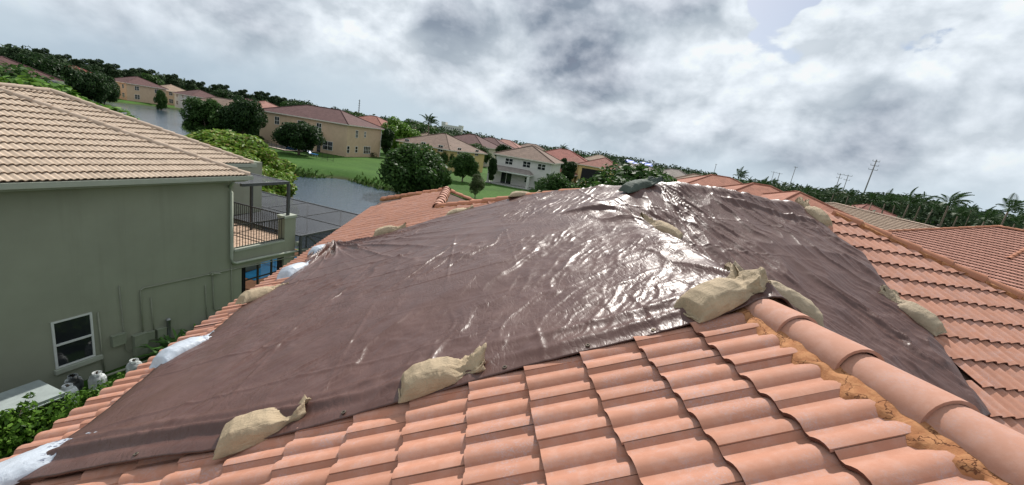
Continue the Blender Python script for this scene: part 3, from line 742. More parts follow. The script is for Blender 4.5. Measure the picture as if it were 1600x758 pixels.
# ================================================================== helpers for the surroundings
def at(px, py, z):
    """ground position seen at a photo pixel, at height z"""
    d = cam_f * 650 + cam_r * (px - 800) - cam_u * (py - 379); s_ = (z - EYE) / d.z
    return Vector((d.x * s_, d.y * s_, z))
def np_mesh(name, Vt, Q, mat, smooth=False):
    me = bpy.data.meshes.new(name); nv, nf, kk = len(Vt), len(Q), Q.shape[1]
    me.vertices.add(nv); me.vertices.foreach_set('co', np.ascontiguousarray(Vt, np.float32).ravel())
    me.loops.add(nf * kk); me.loops.foreach_set('vertex_index', np.ascontiguousarray(Q, np.int32).ravel())
    me.polygons.add(nf); me.polygons.foreach_set('loop_start', np.arange(0, nf * kk, kk, dtype=np.int32))
    me.materials.append(mat); me.update(calc_edges=True)
    if smooth: me.polygons.foreach_set('use_smooth', [True] * nf)
    return me
def mat_leaf(name, cols, rough=.5, trans=.25, tint=None):
    m = bpy.data.materials.new(name); m.use_nodes = True; N = NT(m.node_tree); b = N.n['Principled BSDF']
    r = N.new('ShaderNodeNewGeometry').outputs['Random Per Island']; n_ = len(cols)
    c_ = N.ramp(r, [(i / max(1, n_ - 1), c) for i, c in enumerate(cols)])
    p_ = objc(N); c_ = N.mix(N.math('MULTIPLY', N.maprange(N.noise(p_, .9, 3, .6), .4, .65), .45), c_, cols[-1] if tint is None else tint)
    N.put(b.inputs['Base Color'], c_); b.inputs['Roughness'].default_value = rough; b.inputs['Specular IOR Level'].default_value = .12
    t = N.new('ShaderNodeBsdfTranslucent'); N.put(t.inputs[0], c_); mx = N.new('ShaderNodeMixShader'); mx.inputs[0].default_value = trans
    N.l.new(b.outputs[0], mx.inputs[1]); N.l.new(t.outputs[0], mx.inputs[2]); N.l.new(mx.outputs[0], N.n['Material Output'].inputs[0])
    return m
def leaf_cloud(centers, radii, n, size, rg, flat=.75, up=.35, aspect=.42, shell=.55):
    """n leaves (bent quads, two triangles each) spread over clumps; returns verts, quads"""
    centers = np.asarray(centers, float); radii = np.asarray(radii, float)
    wts = radii ** 2 / np.sum(radii ** 2); k = rg.choice(len(centers), n, p=wts)
    d = rg.normal(size=(n, 3)); d /= np.linalg.norm(d, axis=1)[:, None]
    r = (shell + (1 - shell) * rg.random(n)) ** .8
    P = centers[k] + d * (radii[k] * r)[:, None] * np.array([1, 1, flat])
    nrm = d * .8 + rg.normal(size=(n, 3)) * .55 + np.array([0, 0, up]); nrm /= np.linalg.norm(nrm, axis=1)[:, None]
    a = np.cross(nrm, rg.normal(size=(n, 3))); a /= np.linalg.norm(a, axis=1)[:, None] + 1e-9; b = np.cross(nrm, a)
    s_ = size * (.65 + .7 * rg.random(n)); L = a * s_[:, None]; Wd = b * (s_ * aspect)[:, None]
    bend = nrm * (s_ * .18)[:, None]
    V4 = np.stack([P - L - bend, P + Wd, P + L - bend, P - Wd], 1).reshape(-1, 3)
    Q = np.arange(n * 4).reshape(n, 4)
    return V4, Q
M_BARK = mat_plain('bark', (.16, .125, .095), .95, .25, 7, bump=.02)

# ================================================================== the green neighbour house on the left
AZG = math.radians(23.5)
GO = Vector((-8.345, 15.758, 0))
GREEN = thing('green_house', 'grey green stucco house on the left under a beige tile roof', 'house', GO, -AZG)
GM = WM[GREEN.name]
def mk_stucco(name, col):
    m, N, b = principled(name, col, .93, .15); p_ = pos(N)
    broad = N.noise(p_, .45, 4, .6); streak = N.noise(N.mapping(p_, (2.6, 2.6, .16)), 1, 5, .65); grain = N.noise(p_, 70, 3, .7); spot = N.noise(p_, 3.2, 5, .7)
    c_ = N.mix(N.maprange(broad, .3, .7), tuple(c * .92 for c in col), tuple(c * 1.06 for c in col))
    c_ = N.mix(N.math('MULTIPLY', N.maprange(streak, .5, .75), .30), c_, tuple(c * .72 for c in col))
    c_ = N.mix(N.math('MULTIPLY', N.maprange(spot, .58, .75), .18), c_, tuple(c * 1.25 for c in col))
    N.put(b.inputs['Base Color'], c_); N.put(b.inputs['Normal'], N.bump(N.math('ADD', grain, N.math('MULTIPLY', spot, .6)), .5, .008)); return m
M_GREEN = mk_stucco('stucco_green', (.29, .303, .236))
M_GTRIM = mat_plain('trim_grey_green', (.36, .385, .32), .7, .06, 3)
M_GPIPE = mat_plain('painted_pipe', (.27,.282,.22), .7, .08, 5)
w = MB(); w.b2((-9, -13, 0), (0, .10, 5.60)); w.b2((-9, .10, 0), (-4.2, 5.0, 5.60)); w.build('wall', M_GREEN, GREEN)
w = MB(); w.b2((-.22, .102, 0), (0.004, .42, 2.30)); w.build('wall', M_GREEN, GREEN)
w = MB(); w.b2((-.36, 2.40, 0), (0.006, 2.97, 3.92)); w.build('pillar', M_GREEN, GREEN)
w = MB(); w.b2((-.40, 2.36, 3.92), (0.045, 3.01, 4.02)); w.build('pillar_cap', M_GTRIM, GREEN)
w = MB(); w.b2((-4.2, .104, 2.24), (0.003, 2.40, 2.92)); w.b2((-4.2, 2.40, 2.24), (-.36, 2.9, 2.92)); w.build('balcony_slab', M_GREEN, GREEN)
w = MB(); w.b2((-.30, .106, 2.922), (0.03, 2.39, 2.99)); w.build('balcony_ledge', M_GTRIM, GREEN)
M_PAVER = mat_plain('terracotta_floor', (.52, .37, .27), .8, .2, 9)
w = MB()
for i in range(10):
    for j in range(8): w.box((-.52 - i * .375, .3 + j * .345, 2.935), (.355, .325, .03))
w.build('balcony_floor', M_PAVER, GREEN)
# railings: one mesh per bar
M_RAIL = mat_plain('railing_bronze', (.045, .040, .036), .5, .2, 20)
def railing(parent, a, b, zlo, zhi, step=.115, name='railing'):
    a, b = V(a), V(b); d = b - a; L = d.length; rz = math.atan2(d.y, d.x); mid = (a + b) / 2
    q = MB(); q.box((mid.x, mid.y, zhi), (L, .05, .04), rz); q.box((mid.x, mid.y, zlo), (L, .03, .03), rz)
    r = q.build(name, M_RAIL, parent)
    n = int(L / step); bar = MB(); bar.box((0, 0, (zlo + zhi) / 2), (.018, .018, zhi - zlo - .04)); me_ = mesh_from('baluster', bar.v, bar.f, M_RAIL)
    for i in range(1, n):
        p_ = a + d * i / n; kid(add('baluster', me_, r, Matrix.Translation((p_.x, p_.y, 0))))
    return r
railing(GREEN, (-.03, .13, 0), (-.03, 2.38, 0), 3.06, 3.93)
railing(GREEN, (-3.9, 2.82, 0), (-.38, 2.82, 0), 3.02, 3.93)
# roof: two hips set back one behind the other
ZE = 5.86; XE = .45
def gz(x, x0): return ZE - T * (x - x0)
DG = -.03
c1 = (XE, .36); X2 = -2.2; c2 = (X2, 2.78); ridge_x = -6.5
zr1 = gz(ridge_x, X2) + .02; xr1 = XE - (zr1 - ZE) / T
dk = MB()
dk.poly([(XE, -14, ZE + DG), (XE, c1[1], ZE + DG), (xr1, c1[1] - (XE - xr1), zr1 + DG), (xr1, -14, zr1 + DG)])
dk.poly([(XE, c1[1], ZE + DG), (-2 * 4.2 + XE, c1[1], ZE + DG), (xr1, c1[1] - (XE - xr1), zr1 + DG)])
dk.poly([(X2, -14, ZE + DG), (X2, c2[1], ZE + DG), (ridge_x, c2[1] - (X2 - ridge_x), zr1 + DG), (ridge_x, -14, zr1 + DG)])
dk.poly([(X2, c2[1], ZE + DG), (-11, c2[1], ZE + DG), (ridge_x, c2[1] - (X2 - ridge_x), zr1 + DG)])
dk.poly([(-11, c2[1], ZE + DG), (-11, -14, ZE + DG), (ridge_x, -14, zr1 + DG), (ridge_x, c2[1] - (X2 - ridge_x), zr1 + DG)])
M_GDECK = mat_plain('roof_underlay_tan', (.16, .12, .09), .9, .2, 9)
GROOF = dk.build('roof', M_GDECK, GREEN)
M_GT = mat_tile('beige_tile', (.52, .405, .305), (.56, .45, .35), speck=.10, stain=.18)
M_GTI = mat_tile('beige_tile_far', (.52, .405, .305), (.56, .45, .35), True, speck=.10, stain=.18)
M_GCAP = mat_tile('beige_cap', (.48, .37, .28), (.52, .41, .325), speck=.08, stain=.2)
ME_GT = tile_mesh('roof_tile', M_GT, 5, edge=mat_plain('beige_tile_edge', (.36, .27, .20), .95, .2, 30), lift=.046, th=.026, h=.034)  # beige tile ends, joint shade painted in more lightly
R3 = GM.to_3x3()
def gl(x, y, z=0): return GM @ V((x, y, z))
euG, evG = R3 @ V((-CS, 0, SN)), R3 @ V((0, -1, 0)); enG = euG.cross(evG)
d45 = R3 @ V((-inv2, inv2, 0)); dx = R3 @ V((1, 0, 0))
G1 = dict(o=gl(XE + .02, 3.3, ZE), eu=euG, ev=evG, en=enG, j=(0, 14), k=(0, 50), planes=[(gl(c1[0], c1[1] - .02), d45), (gl(xr1, 0), -dx)])
G2 = dict(o=gl(X2 + .02, 3.3, ZE), eu=euG, ev=evG, en=enG, j=(0, 14), k=(0, 40), planes=[(gl(c2[0], c2[1] - .02), d45), (gl(ridge_x, 0), -dx)], skip=[lambda q: ((GM.inverted() @ q).x < X2 - .0) and ((GM.inverted() @ q).y < c1[1] - (XE - (GM.inverted() @ q).x) - .5)])
def grank(t):
    q = t[0].translation; v = q - Vector((0, 0, EYE)); px_ = 800 + 650 * v.dot(cam_r) / max(.1, v.dot(cam_f))
    return v.length + (50 if px_ < -30 else 0)
place_tiles(GREEN, [lay_tiles(G1), lay_tiles(G2)], ME_GT, M_GTI, 300, GROOF, rank=grank)
ME_GCAP = cap_mesh('hip_cap', M_GCAP, .43, .125, .105)
run_caps(ME_GCAP, GROOF, gl(c1[0], c1[1], ZE + .05), gl(xr1, c1[1] - (XE - xr1), zr1 + .05), .40, name='hip_cap')
run_caps(ME_GCAP, GROOF, gl(c2[0], c2[1], ZE + .05), gl(ridge_x, c2[1] - (X2 - ridge_x), zr1 + .05), .40, name='hip_cap')
run_caps(ME_GCAP, GROOF, gl(ridge_x, c2[1] - (X2 - ridge_x) - .1, zr1 + .05), gl(ridge_x, -9, zr1 + .05), .40)
# gutters and fascia
def gutter(x, y0, y1, z, name='gutter'):
    q = MB(); q.b2((x - .16, y0, z - .15), (x - .02, y1, z - .02)); q.b2((x - .02, y0, z - .14), (x + .045, y1, z + .0)); q.b2((x - .3, y0 + .02, z - .21), (x - .165, y1 - .02, z - .05)); q.build(name, M_GTRIM, GREEN)
gutter(XE + .03, -14, c1[1] + .08, ZE - .0); gutter(X2 + .03, c1[1] + .1, c2[1] + .12, ZE)
w = MB(); w.b2((0, -14, ZE - .235), (XE - .15, c1[1] - .05, ZE - .215)); w.build('soffit', M_GTRIM, GREEN)
# downspout with its long swing along the balcony
w = MB(); w.tube([(.30, -.15, 5.66), (.29, -.15, 5.58), (.085, -.13, 5.42), (.085, -.05, 5.2), (.085, -.05, 2.72), (.085, .0, 2.55), (.085, .12, 2.50), (.085, 1.4, 2.47), (.085, 2.9, 2.40), (.085, 3.6, 2.33)], .052, 10); w.build('downspout', M_GTRIM, GREEN, True)
w = MB(); w.b2((-.0, 2.985, 2.62), (.16, 3.2, 2.80)); w.build('light_fixture', M_GTRIM, GREEN)
# window
w = MB(); fw = .05
w.b2((-.02, -5.06, .66), (.03, -5.06 + fw, 2.04)); w.b2((-.02, -4.20 - fw, .66), (.03, -4.20, 2.04)); w.b2((-.02, -5.06 + fw, 1.99), (.028, -4.20 - fw, 2.04)); w.b2((-.02, -5.06 + fw, .66), (.028, -4.20 - fw, .71)); w.b2((-.01, -5.06 + fw, 1.32), (.036, -4.20 - fw, 1.375))
M_ALU = mat_plain('window_frame_white', (.62, .64, .62), .5, .05, 10)
WIN = w.build('window', M_ALU, GREEN)
def mat_glass(name, col=(.012, .014, .016), rough=.05):
    m, N, b = principled(name, col, rough, .6); p_ = pos(N)
    N.put(b.inputs['Base Color'], N.mix(N.noise(p_, 1.3, 3, .5), col, tuple(c * 2.2 for c in col))); return m
M_GLASS = mat_glass('dark_glass')
for z0, z1 in ((.71, 1.32), (1.375, 1.99)): q = MB(); q.b2((-.01, -5.01, z0), (.006, -4.25, z1)); q.build('pane', M_GLASS, WIN)
M_BLACK = mat_plain('curtain_dark', (.02, .02, .022), .9, .2, 12)
w = MB(); w.b2((-.002, -5.10, 2.035), (.012, -4.16, 2.06)); w.build('window_head', M_GREEN, GREEN)
w = MB(); w.b2((-.02, -5.10, .52), (.09, -4.06, .645)); w.build('window_sill', M_GTRIM, GREEN)
# conduits and boxes on the wall
def conduit(pts, r=.016): q = MB(); q.tube([(.03, y, z) for y, z in pts], r, 8); q.build('conduit', M_GPIPE, GREEN, True)
conduit([(-4.07, 1.98), (-4.04, .0)], .02); conduit([(-3.53, 2.64), (-3.47, .55), (-3.40, .42), (-3.24, .42)])
conduit([(-2.99, .9), (-3.0, 2.28), (-2.97, 2.35), (-2.9, 2.38), (-1.0, 2.30), (3.4, 2.12)], .019); conduit([(-2.72, 2.0), (-2.68, .8)])
conduit([(-1.0, 1.92), (-.96, .5)]); conduit([(-.74, 2.30), (-.70, .92), (-.64, .85), (.05, .80)], .018); conduit([(-.02, 2.5), (0.0, .0)], .014)
w = MB(); w.b2((.0, -.80, 2.24), (.07, -.64, 2.34)); w.tube([(.05, -.72, 2.30), (.14, -.52, 2.26)], .035, 8); w.build('flood_light', M_GPIPE, GREEN)
M_BOX = mat_plain('grey_green_metal', (.235,.26,.195), .6, .08, 6)
for (y0, y1, z0, z1, dp, nm) in ((-3.82, -3.49, .78, 1.12, .12, 'junction_box'), (-3.29, -2.93, .23, .92, .16, 'electric_panel'), (-2.90, -2.70, .60, .86, .10, 'junction_box'), (-2.62, -2.36, .52, .86, .12, 'junction_box')):
    q = MB(); q.b2((0, y0, z0), (dp, y1, z1)); q.b2((-.0, y0 - .012, z1 - .02), (dp + .012, y1 + .012, z1 + .006)); q.build(nm, M_BOX, GREEN)
w = MB(); w.lathe((.09, -2.28, .45), [(.055, 0), (.055, .62), (.07, .62), (.07, .66), (.02, .70)], 14); w.build('vent_pipe', mat_plain('galvanised', (.34, .35, .35), .45, .12, 20, metal=.6), GREEN, True)
# opening below the balcony: curtain, door frames
w = MB(); n_ = 14
for i in range(n_): w.box((-.14 + .03 * math.sin(i * 1.9), .46 + i * .018, 1.1), (.03, .022, 2.2))
w.build('curtain', M_BLACK, GREEN)
w = MB()
for y in (1.25, 1.9): w.b2((-.20, y, 0), (-.14, y + .06, 2.2))
w.b2((-.19, .44, 1.55), (-.15, 2.38, 1.60)); w.b2((-.19, .44, .95), (-.15, 2.38, .99)); w.build('door_frame', M_RAIL, GREEN)
w = MB(); w.b2((-.16, 2.2, 0), (-.10, 2.40, 2.2)); w.build('curtain', M_BLACK, GREEN)

# ------------------------------------------------------------------ pool cage of the green house
M_CAGE = mat_plain('cage_bronze', (.075, .078, .082), .5, .15, 12)
def mat_screen():
    m = bpy.data.materials.new('insect_screen'); m.use_nodes = True; N = NT(m.node_tree)
    b = N.n['Principled BSDF']; b.inputs['Base Color'].default_value = (.05, .055, .065, 1); b.inputs['Roughness'].default_value = .8
    t = N.new('ShaderNodeBsdfTransparent'); mx = N.new('ShaderNodeMixShader')
    f = N.noise(pos(N), .6, 3, .5); N.put(mx.inputs[0], N.maprange(f, .3, .7, .62, .74))
    N.l.new(t.outputs[0], mx.inputs[1]); N.l.new(b.outputs[0], mx.inputs[2]); N.l.new(mx.outputs[0], N.n['Material Output'].inputs[0]); return m
M_SCREEN = mat_screen()
CAGE = thing('pool_cage', 'dark screened pool enclosure behind the green house beside the lake', 'pool enclosure', GO, -AZG)
def beam(a, b, w_=.06, name='beam', par=None):
    a, b = V(a), V(b); d = (b - a); L = d.length; q = d.to_track_quat('X', 'Z').to_matrix(); mb_ = MB(); m = (a + b) / 2; mb_.box(m, (L, w_, w_), 0, q); return mb_.build(name, M_CAGE, par or CAGE)
def screen(pts, par=None): q = MB(); q.poly(pts); return q.build('screen_panel', M_SCREEN, par or CAGE)
YN, YF, XL, XR, HC = 3.02, 8.7, -12.0, .25, 3.1
for x in (-12, -9.6, -7.2, -4.8, -2.4): beam((x, YN, HC), (x, YF, HC), .05)
for i, x in enumerate((-12, -9.6, -7.2, -4.8, -2.4)): screen([(x, YN, HC), ((x + 2.4) if i < 4 else XR, YN, HC), ((x + 2.4) if i < 4 else XR, YF, HC), (x, YF, HC)])
beam((XL, YF, HC), (XR, YF, HC), .08); beam((XL, YN, HC), (XR, YN, HC), .06); beam((XR, YN, HC), (XR, YF, HC), .08); beam((XL, 5.8, HC + .002), (XR, 5.8, HC + .002), .05)
for y in (YN, 5.86, YF): beam((XR, y, 0), (XR, y, HC - .04), .09, 'post')
for x in (-9.6, -7.2, -4.8, -2.4): beam((x, YF, 0), (x, YF, HC - .04), .07, 'post')
beam((XR, YN, 1.15), (XR, YF, 1.15), .05); beam((XL, YF, 1.15), (XR, YF, 1.15), .05)
beam((XR, YN + .4, HC - .05), (XR, 5.7, 1.2), .05, 'brace'); beam((XR, 6.0, HC - .05), (XR, 7.6, 1.2), .05, 'brace')
screen([(XR, YN, .1), (XR, 5.86, .1), (XR, 5.86, HC), (XR, YN, HC)]); screen([(XR, 5.86, .1), (XR, YF, .1), (XR, YF, HC), (XR, 5.86, HC)])
for i, x in enumerate((-12, -9.6, -7.2, -4.8, -2.4)): x1 = (x + 2.4) if i < 4 else XR; screen([(x, YF, .1), (x1, YF, .1), (x1, YF, HC), (x, YF, HC)])
# screened frame over the balcony
UP = thing('balcony_screen_frame', 'grey aluminium screen frame standing over the balcony of the green house', 'screen frame', GO, -AZG)
beam((-.08, .45, 5.42), (-.08, 2.62, 5.42), .11, 'beam', UP); beam((-3.9, 2.62, 5.42), (-.08, 2.62, 5.42), .09, 'beam', UP); beam((-3.9, .45, 5.42), (-3.9, 2.62, 5.42), .09, 'beam', UP)
beam((-.08, 2.62, 2.95), (-.08, 2.62, 5.36), .10, 'post', UP); beam((-2.1, 2.62, 2.95), (-2.1, 2.62, 5.36), .09, 'post', UP); beam((-3.9, 2.62, 2.95), (-3.9, 2.62, 5.36), .09, 'post', UP)
beam((-.08, 2.62, 4.0), (-3.9, 2.62, 4.0), .05, 'beam', UP)
screen([(-3.9, .45, 5.45), (-.08, .45, 5.45), (-.08, 2.62, 5.45), (-3.9, 2.62, 5.45)], UP)
# patio and pool inside the cage
w = MB(); w.b2((XL, .1, -.02), (-3.0 + 3.1, YF, .035)); tag(w.build('patio', mat_plain('patio_brick', (.30, .15, .085), .85, .2, 7), None, local=GM), kind='structure')
def mat_pool(col, name):
    m, N, b = principled(name, col, .06, .5); n_ = N.noise(pos(N), 5, 3, .6); N.put(b.inputs['Normal'], N.bump(n_, .3, .02)); N.put(b.inputs['Base Color'], N.mix(n_, col, tuple(c * 1.5 for c in col))); return m
w = MB(); w.b2((-9.0, 3.6, .0), (-3.0, 7.6, .05)); tag(w.build('pool_water', mat_pool((.02, .16, .33), 'pool_blue'), None, local=GM), kind='structure')

# ------------------------------------------------------------------ side yard: equipment box, gas cylinders, plants
M_LID = mat_plain('grey_lid', (.30, .34, .33), .6, .1, 4); M_LIDS = mat_plain('dark_case', (.05, .055, .055), .7, .15, 6)
eb = thing('equipment_box', 'long low equipment box with pale grey lid beside the green wall', 'equipment box', gl(1.28, -7.2, 0), -AZG)
w = MB(); w.b2((-.42, -2.4, 0), (.5, 1.45, .90)); w.build('case', M_LIDS, eb)
w = MB(); w.v = []; w.b2((-.5, -2.45, .902), (.60, 1.5, .93)); w.b2((-.46, -2.41, .93), (.56, 1.46, 1.0)); w.build('lid', M_LID, eb)
M_TANK = mat_plain('white_cylinder', (.74, .77, .77), .45, .15, 9)
tk = thing('gas_cylinder', 'pale gas cylinder on the ground nearest the grey equipment box', 'gas cylinder', gl(.93, -5.28, 0), 0, 'gas cylinders along the green wall')
q = MB(); q.lathe((0, 0, 0), [(.13, 0), (.15, .04), (.17, .12), (.19, .2), (.19, .42), (.16, .50), (.07, .55), (.0, .555)], 18); kid(q.build('tank', M_TANK, tk, True))
q = MB(); q.lathe((0, 0, .50), [(.105, 0), (.105, .12), (.095, .12), (.095, .0)], 14); kid(q.build('collar', M_TANK, tk, True))
q = MB(); q.tube([(0, 0, .55), (0, 0, .64)], .025, 8); q.tube([(-.05, 0, .62), (.05, 0, .62)], .014, 6); kid(q.build('valve', M_BRASS, tk, True))
for (y, x, lb) in ((-4.62, .85, 'grey white gas cylinder below the window of the green house'), (-3.78, .92, 'pale gas cylinder farthest from the grey box, below the electric panel'), (-4.98, .55, 'gas cylinder standing against the green wall behind the nearest one')):
    p_ = gl(x, y, 0); copy_tree(tk, None, Matrix.Translation(p_) @ Matrix.Rotation(y * 3, 4, 'Z'), lb)
pp = MB(); pp.tube([gl(.45, -4.5, .18), gl(.55, -3.9, .2), gl(.6, -2.9, .22)], .035, 8); tag(pp.build('drain_pipe', M_GPIPE, None, True), 'grey pipe lying along the foot of the green wall', 'pipe')
GREENBIN = MB(); GREENBIN.lathe(gl(.35, -.95, 0), [(.25, 0), (.27, .1), (.29, .5), (.27, .6), (.15, .66), (0, .67)], 18)
bn = thing('garden_hose_reel', 'dark green round hose pot by the green wall beyond the strap leaved plant', 'hose pot', gl(.35, -.95, 0)); GREENBIN.build('pot', mat_plain('dark_green_plastic', (.03, .09, .06), .5, .1, 6), bn, True, world=True)
# hedge between the houses
M_HEDGE = mat_leaf('hedge_leaf', [(.03, .07, .012), (.075, .16, .02), (.12, .24, .03), (.17, .30, .05)], .42, .28, (.05, .10, .02))
def foliage_thing(name, label, cat, loc, centers, radii, n, size, mat, seed, stems=(), group=None, part='foliage', **kw):
    r = thing(name, label, cat, loc, group=group); rg = np.random.default_rng(seed)
    Vt, Q = leaf_cloud(centers, radii, n, size, rg, **kw); kid(add(part, np_mesh(part, Vt, Q, mat), r))
    if stems:
        q = MB()
        for s_ in stems: q.tube(s_[0], s_[1], 7, r1=s_[2])
        kid(q.build('stem', M_BARK, r, True))
    return r
hp = [gl(2.12 + .05 * math.sin(i * 2.1), -8.2 + i * .22, .45 + .18 * math.sin(i * 1.3)) for i in range(22)]
base = gl(2.1, -6.0, 0); cs = []; rs = []; rg0 = np.random.default_rng(3)
for i in range(24):
    for z in (.25, .55, .80):
        p_ = gl(2.12 + rg0.normal(0, .08), -8.6 + i * .23, z + rg0.normal(0, .05)); cs.append(p_ - base); rs.append(.27 + .05 * rg0.random())
foliage_thing('hedge', 'clipped leafy green hedge between the two houses below the eave', 'hedge', base, cs, rs, 9000, .055, M_HEDGE, 5, [([(x_ * .23 * .39 * 1, x_ * .23 * .9, 0), (x_ * .23 * .39, x_ * .23 * .9, .7)], .02, .01) for x_ in range(-10, 10, 2)], flat=.95, aspect=.55)
base = gl(1.95, -6.75, 0)
foliage_thing('shrub', 'loose sprawling shrub in front of the grey equipment box', 'shrub', base, [(0, 0, 1.05), (.15, .25, 1.1), (-.1, -.25, 1.0), (.1, .1, .8), (.05, .45, 1.25)], [.20, .18, .2, .2, .09], 420, .06, M_HEDGE, 6, [([(0, 0, 0), (0.05, 0, .6), (.1, .2, 1.1)], .018, .008)])
# strap leaved plant by the wall
def strap_plant(name, label, loc, n, L, mat, seed, w0=.035, cat='plant', upmin=.3):
    rg = np.random.default_rng(seed); r = thing(name, label, cat, loc)
    Vs = []; Qs = []; nb = 0
    for i in range(n):
        a = rg.uniform(0, 6.283); e = rg.uniform(upmin, 1.35); l = L * rg.uniform(.6, 1.1); k = 6; pts = []
        for j in range(k):
            t = j / (k - 1); el = e - 1.3 * t * t * rg.uniform(.6, 1.2)
            pts.append((pts[-1] if j else np.array([rg.normal(0, .12), rg.normal(0, .16), .05])) + (np.array([math.cos(a) * math.cos(el), math.sin(a) * math.cos(el), math.sin(el)]) * l / (k - 1) if j else 0))
        sd = np.array([-math.sin(a), math.cos(a), 0]); pv = []
        for j, p_ in enumerate(pts):
            ww = w0 * (math.sin(math.pi * min(1, .18 + .82 * (1 - j / (k - 1)))) ** .7) * (1 if j < k - 1 else .1)
            pv += [p_ - sd * ww, p_ + sd * ww]
        Vs += pv; Qs += [(nb + 2 * j, nb + 2 * j + 1, nb + 2 * j + 3, nb + 2 * j + 2) for j in range(k - 1)]; nb += 2 * k
    add('leaves', np_mesh('leaves', np.array(Vs), np.array(Qs), mat, True), r); return r
M_STRAP = mat_leaf('strap_leaf', [(.03, .075, .02), (.07, .16, .035), (.14, .26, .07)], .35, .2)
strap_plant('strap_leaf_plant', 'clump of long green strap leaves at the foot of the green wall', gl(.75, -2.55, 0), 130, 1.05, M_STRAP, 4)
strap_plant('strap_leaf_plant', 'smaller clump of strap leaves just beyond the big one by the green wall', gl(.65, -1.75, 0), 90, .85, M_STRAP, 9)
# ================================================================== ground, lake
LAKE = np.array([(14, 46), (6, 51), (-2, 52.5), (-10.4, 60), (-18.9, 64.4), (-22.6, 62), (-27, 62.5), (-33, 67), (-45, 79), (-60, 97), (-76, 118), (-92, 148), (-112, 186), (-132, 228), (-138, 224), (-141, 205), (-142, 190), (-144, 178), (-152, 150), (-162, 110), (-160, 60), (-120, 26), (-60, 25), (-30, 28.5), (-14, 30), (-4, 32), (6, 37), (13, 41)], float)
WATER_Z = -1.1
def lake_sd(x, y):
    """signed distance, negative inside the lake"""
    d = np.full(x.shape, 1e9); ins = np.zeros(x.shape, bool); n = len(LAKE)
    for i in range(n):
        a, b = LAKE[i], LAKE[(i + 1) % n]; e = b - a
        t = np.clip(((x - a[0]) * e[0] + (y - a[1]) * e[1]) / (e @ e), 0, 1)
        d = np.minimum(d, np.hypot(x - a[0] - t * e[0], y - a[1] - t * e[1]))
        c = ((a[1] > y) != (b[1] > y)) & (x < (b[0] - a[0]) * (y - a[1]) / (b[1] - a[1] + 1e-12) + a[0]); ins ^= c
    return np.where(ins, -d, d)
def ground_z(x, y):
    x = np.asarray(x, float); y = np.asarray(y, float)
    sd = lake_sd(x, y) + .8 * fbm(x * .15, y * .15, 3, 17)
    t = np.clip((sd + 2.0) / 6.5, 0, 1); t = t * t * (3 - 2 * t)
    near = np.clip((np.hypot(x, y) - 14) / 10, 0, 1)
    return -2.6 * (1 - t) - .01 + near * (.10 * fbm(x * .06, y * .06, 3, 19) * t)
def axis(a, b, core0, core1, step, grow):
    c = list(np.arange(core0, core1 + .1, step)); s_ = step; x = core1
    while x < b: s_ *= grow; x += s_; c.append(min(x, b))
    s_ = step; x = core0
    while x > a: s_ *= grow; x -= s_; c.insert(0, max(x, a))
    return np.array(c)
gx = axis(-4200, 4200, -150, 110, 1.6, 1.16); gy = axis(-4200, 4200, -10, 240, 1.6, 1.16)
XX, YY = np.meshgrid(gx, gy, indexing='ij'); ZZ = ground_z(XX, YY)
nx_, ny_ = XX.shape; ii = np.arange(nx_ * ny_).reshape(nx_, ny_)
def mat_grass():
    m, N, b = principled('lawn', (.05, .13, .018), .9, .12); p_ = pos(N)
    n1 = N.noise(p_, .12, 4, .6); n2 = N.noise(p_, 1.6, 4, .65); n3 = N.noise(p_, 26, 3, .7)
    c_ = N.mix(N.maprange(n1, .35, .65), (.034, .088, .012), (.052, .122, .018)); c_ = N.mix(N.math('MULTIPLY', N.maprange(n2, .4, .7), .45), c_, (.07, .125, .028))
    c_ = N.mix(N.math('MULTIPLY', N.maprange(n3, .45, .7), .5), c_, (.028, .07, .01))
    s_ = N.new('ShaderNodeSeparateXYZ'); N.put(s_.inputs[0], p_)
    mud = N.maprange(N.math('ADD', s_.outputs[2], N.math('MULTIPLY', N.math('SUBTRACT', n2, .5), .5)), -1.15, -.55, 1, 0)
    c_ = N.mix(mud, c_, (.055, .06, .025))
    N.put(b.inputs['Base Color'], c_); N.put(b.inputs['Normal'], N.bump(N.math('ADD', n3, N.math('MULTIPLY', n2, .6)), .7, .06)); return m
Qg = np.stack([ii[:-1, :-1], ii[1:, :-1], ii[1:, 1:], ii[:-1, 1:]], -1).reshape(-1, 4)
tag(add('ground', np_mesh('ground', np.stack([XX, YY, ZZ], -1).reshape(-1, 3), Qg, mat_grass(), True)), kind='structure')
def mat_water():
    m, N, b = principled('lake_water', (.030, .042, .055), .10, .5); p_ = pos(N)
    w1 = N.noise(N.mapping(p_, (1, 1.9, 1), (0, 0, .5)), .9, 4, .6, .4); w2 = N.noise(N.mapping(p_, (1, 2.2, 1), (0, 0, .35)), 3.1, 3, .6, .3)
    h = N.math('ADD', w1, N.math('MULTIPLY', w2, .42)); N.put(b.inputs['Normal'], N.bump(h, 1.0, .07))
    N.put(b.inputs['Base Color'], N.mix(N.noise(p_, .05, 3, .5), (.045, .068, .095), (.07, .095, .125))); return m
mb = MB(); mb.poly([(-175, 15, WATER_Z), (25, 15, WATER_Z), (25, 240, WATER_Z), (-175, 240, WATER_Z)])
tag(mb.build('lake', mat_water()), kind='structure')
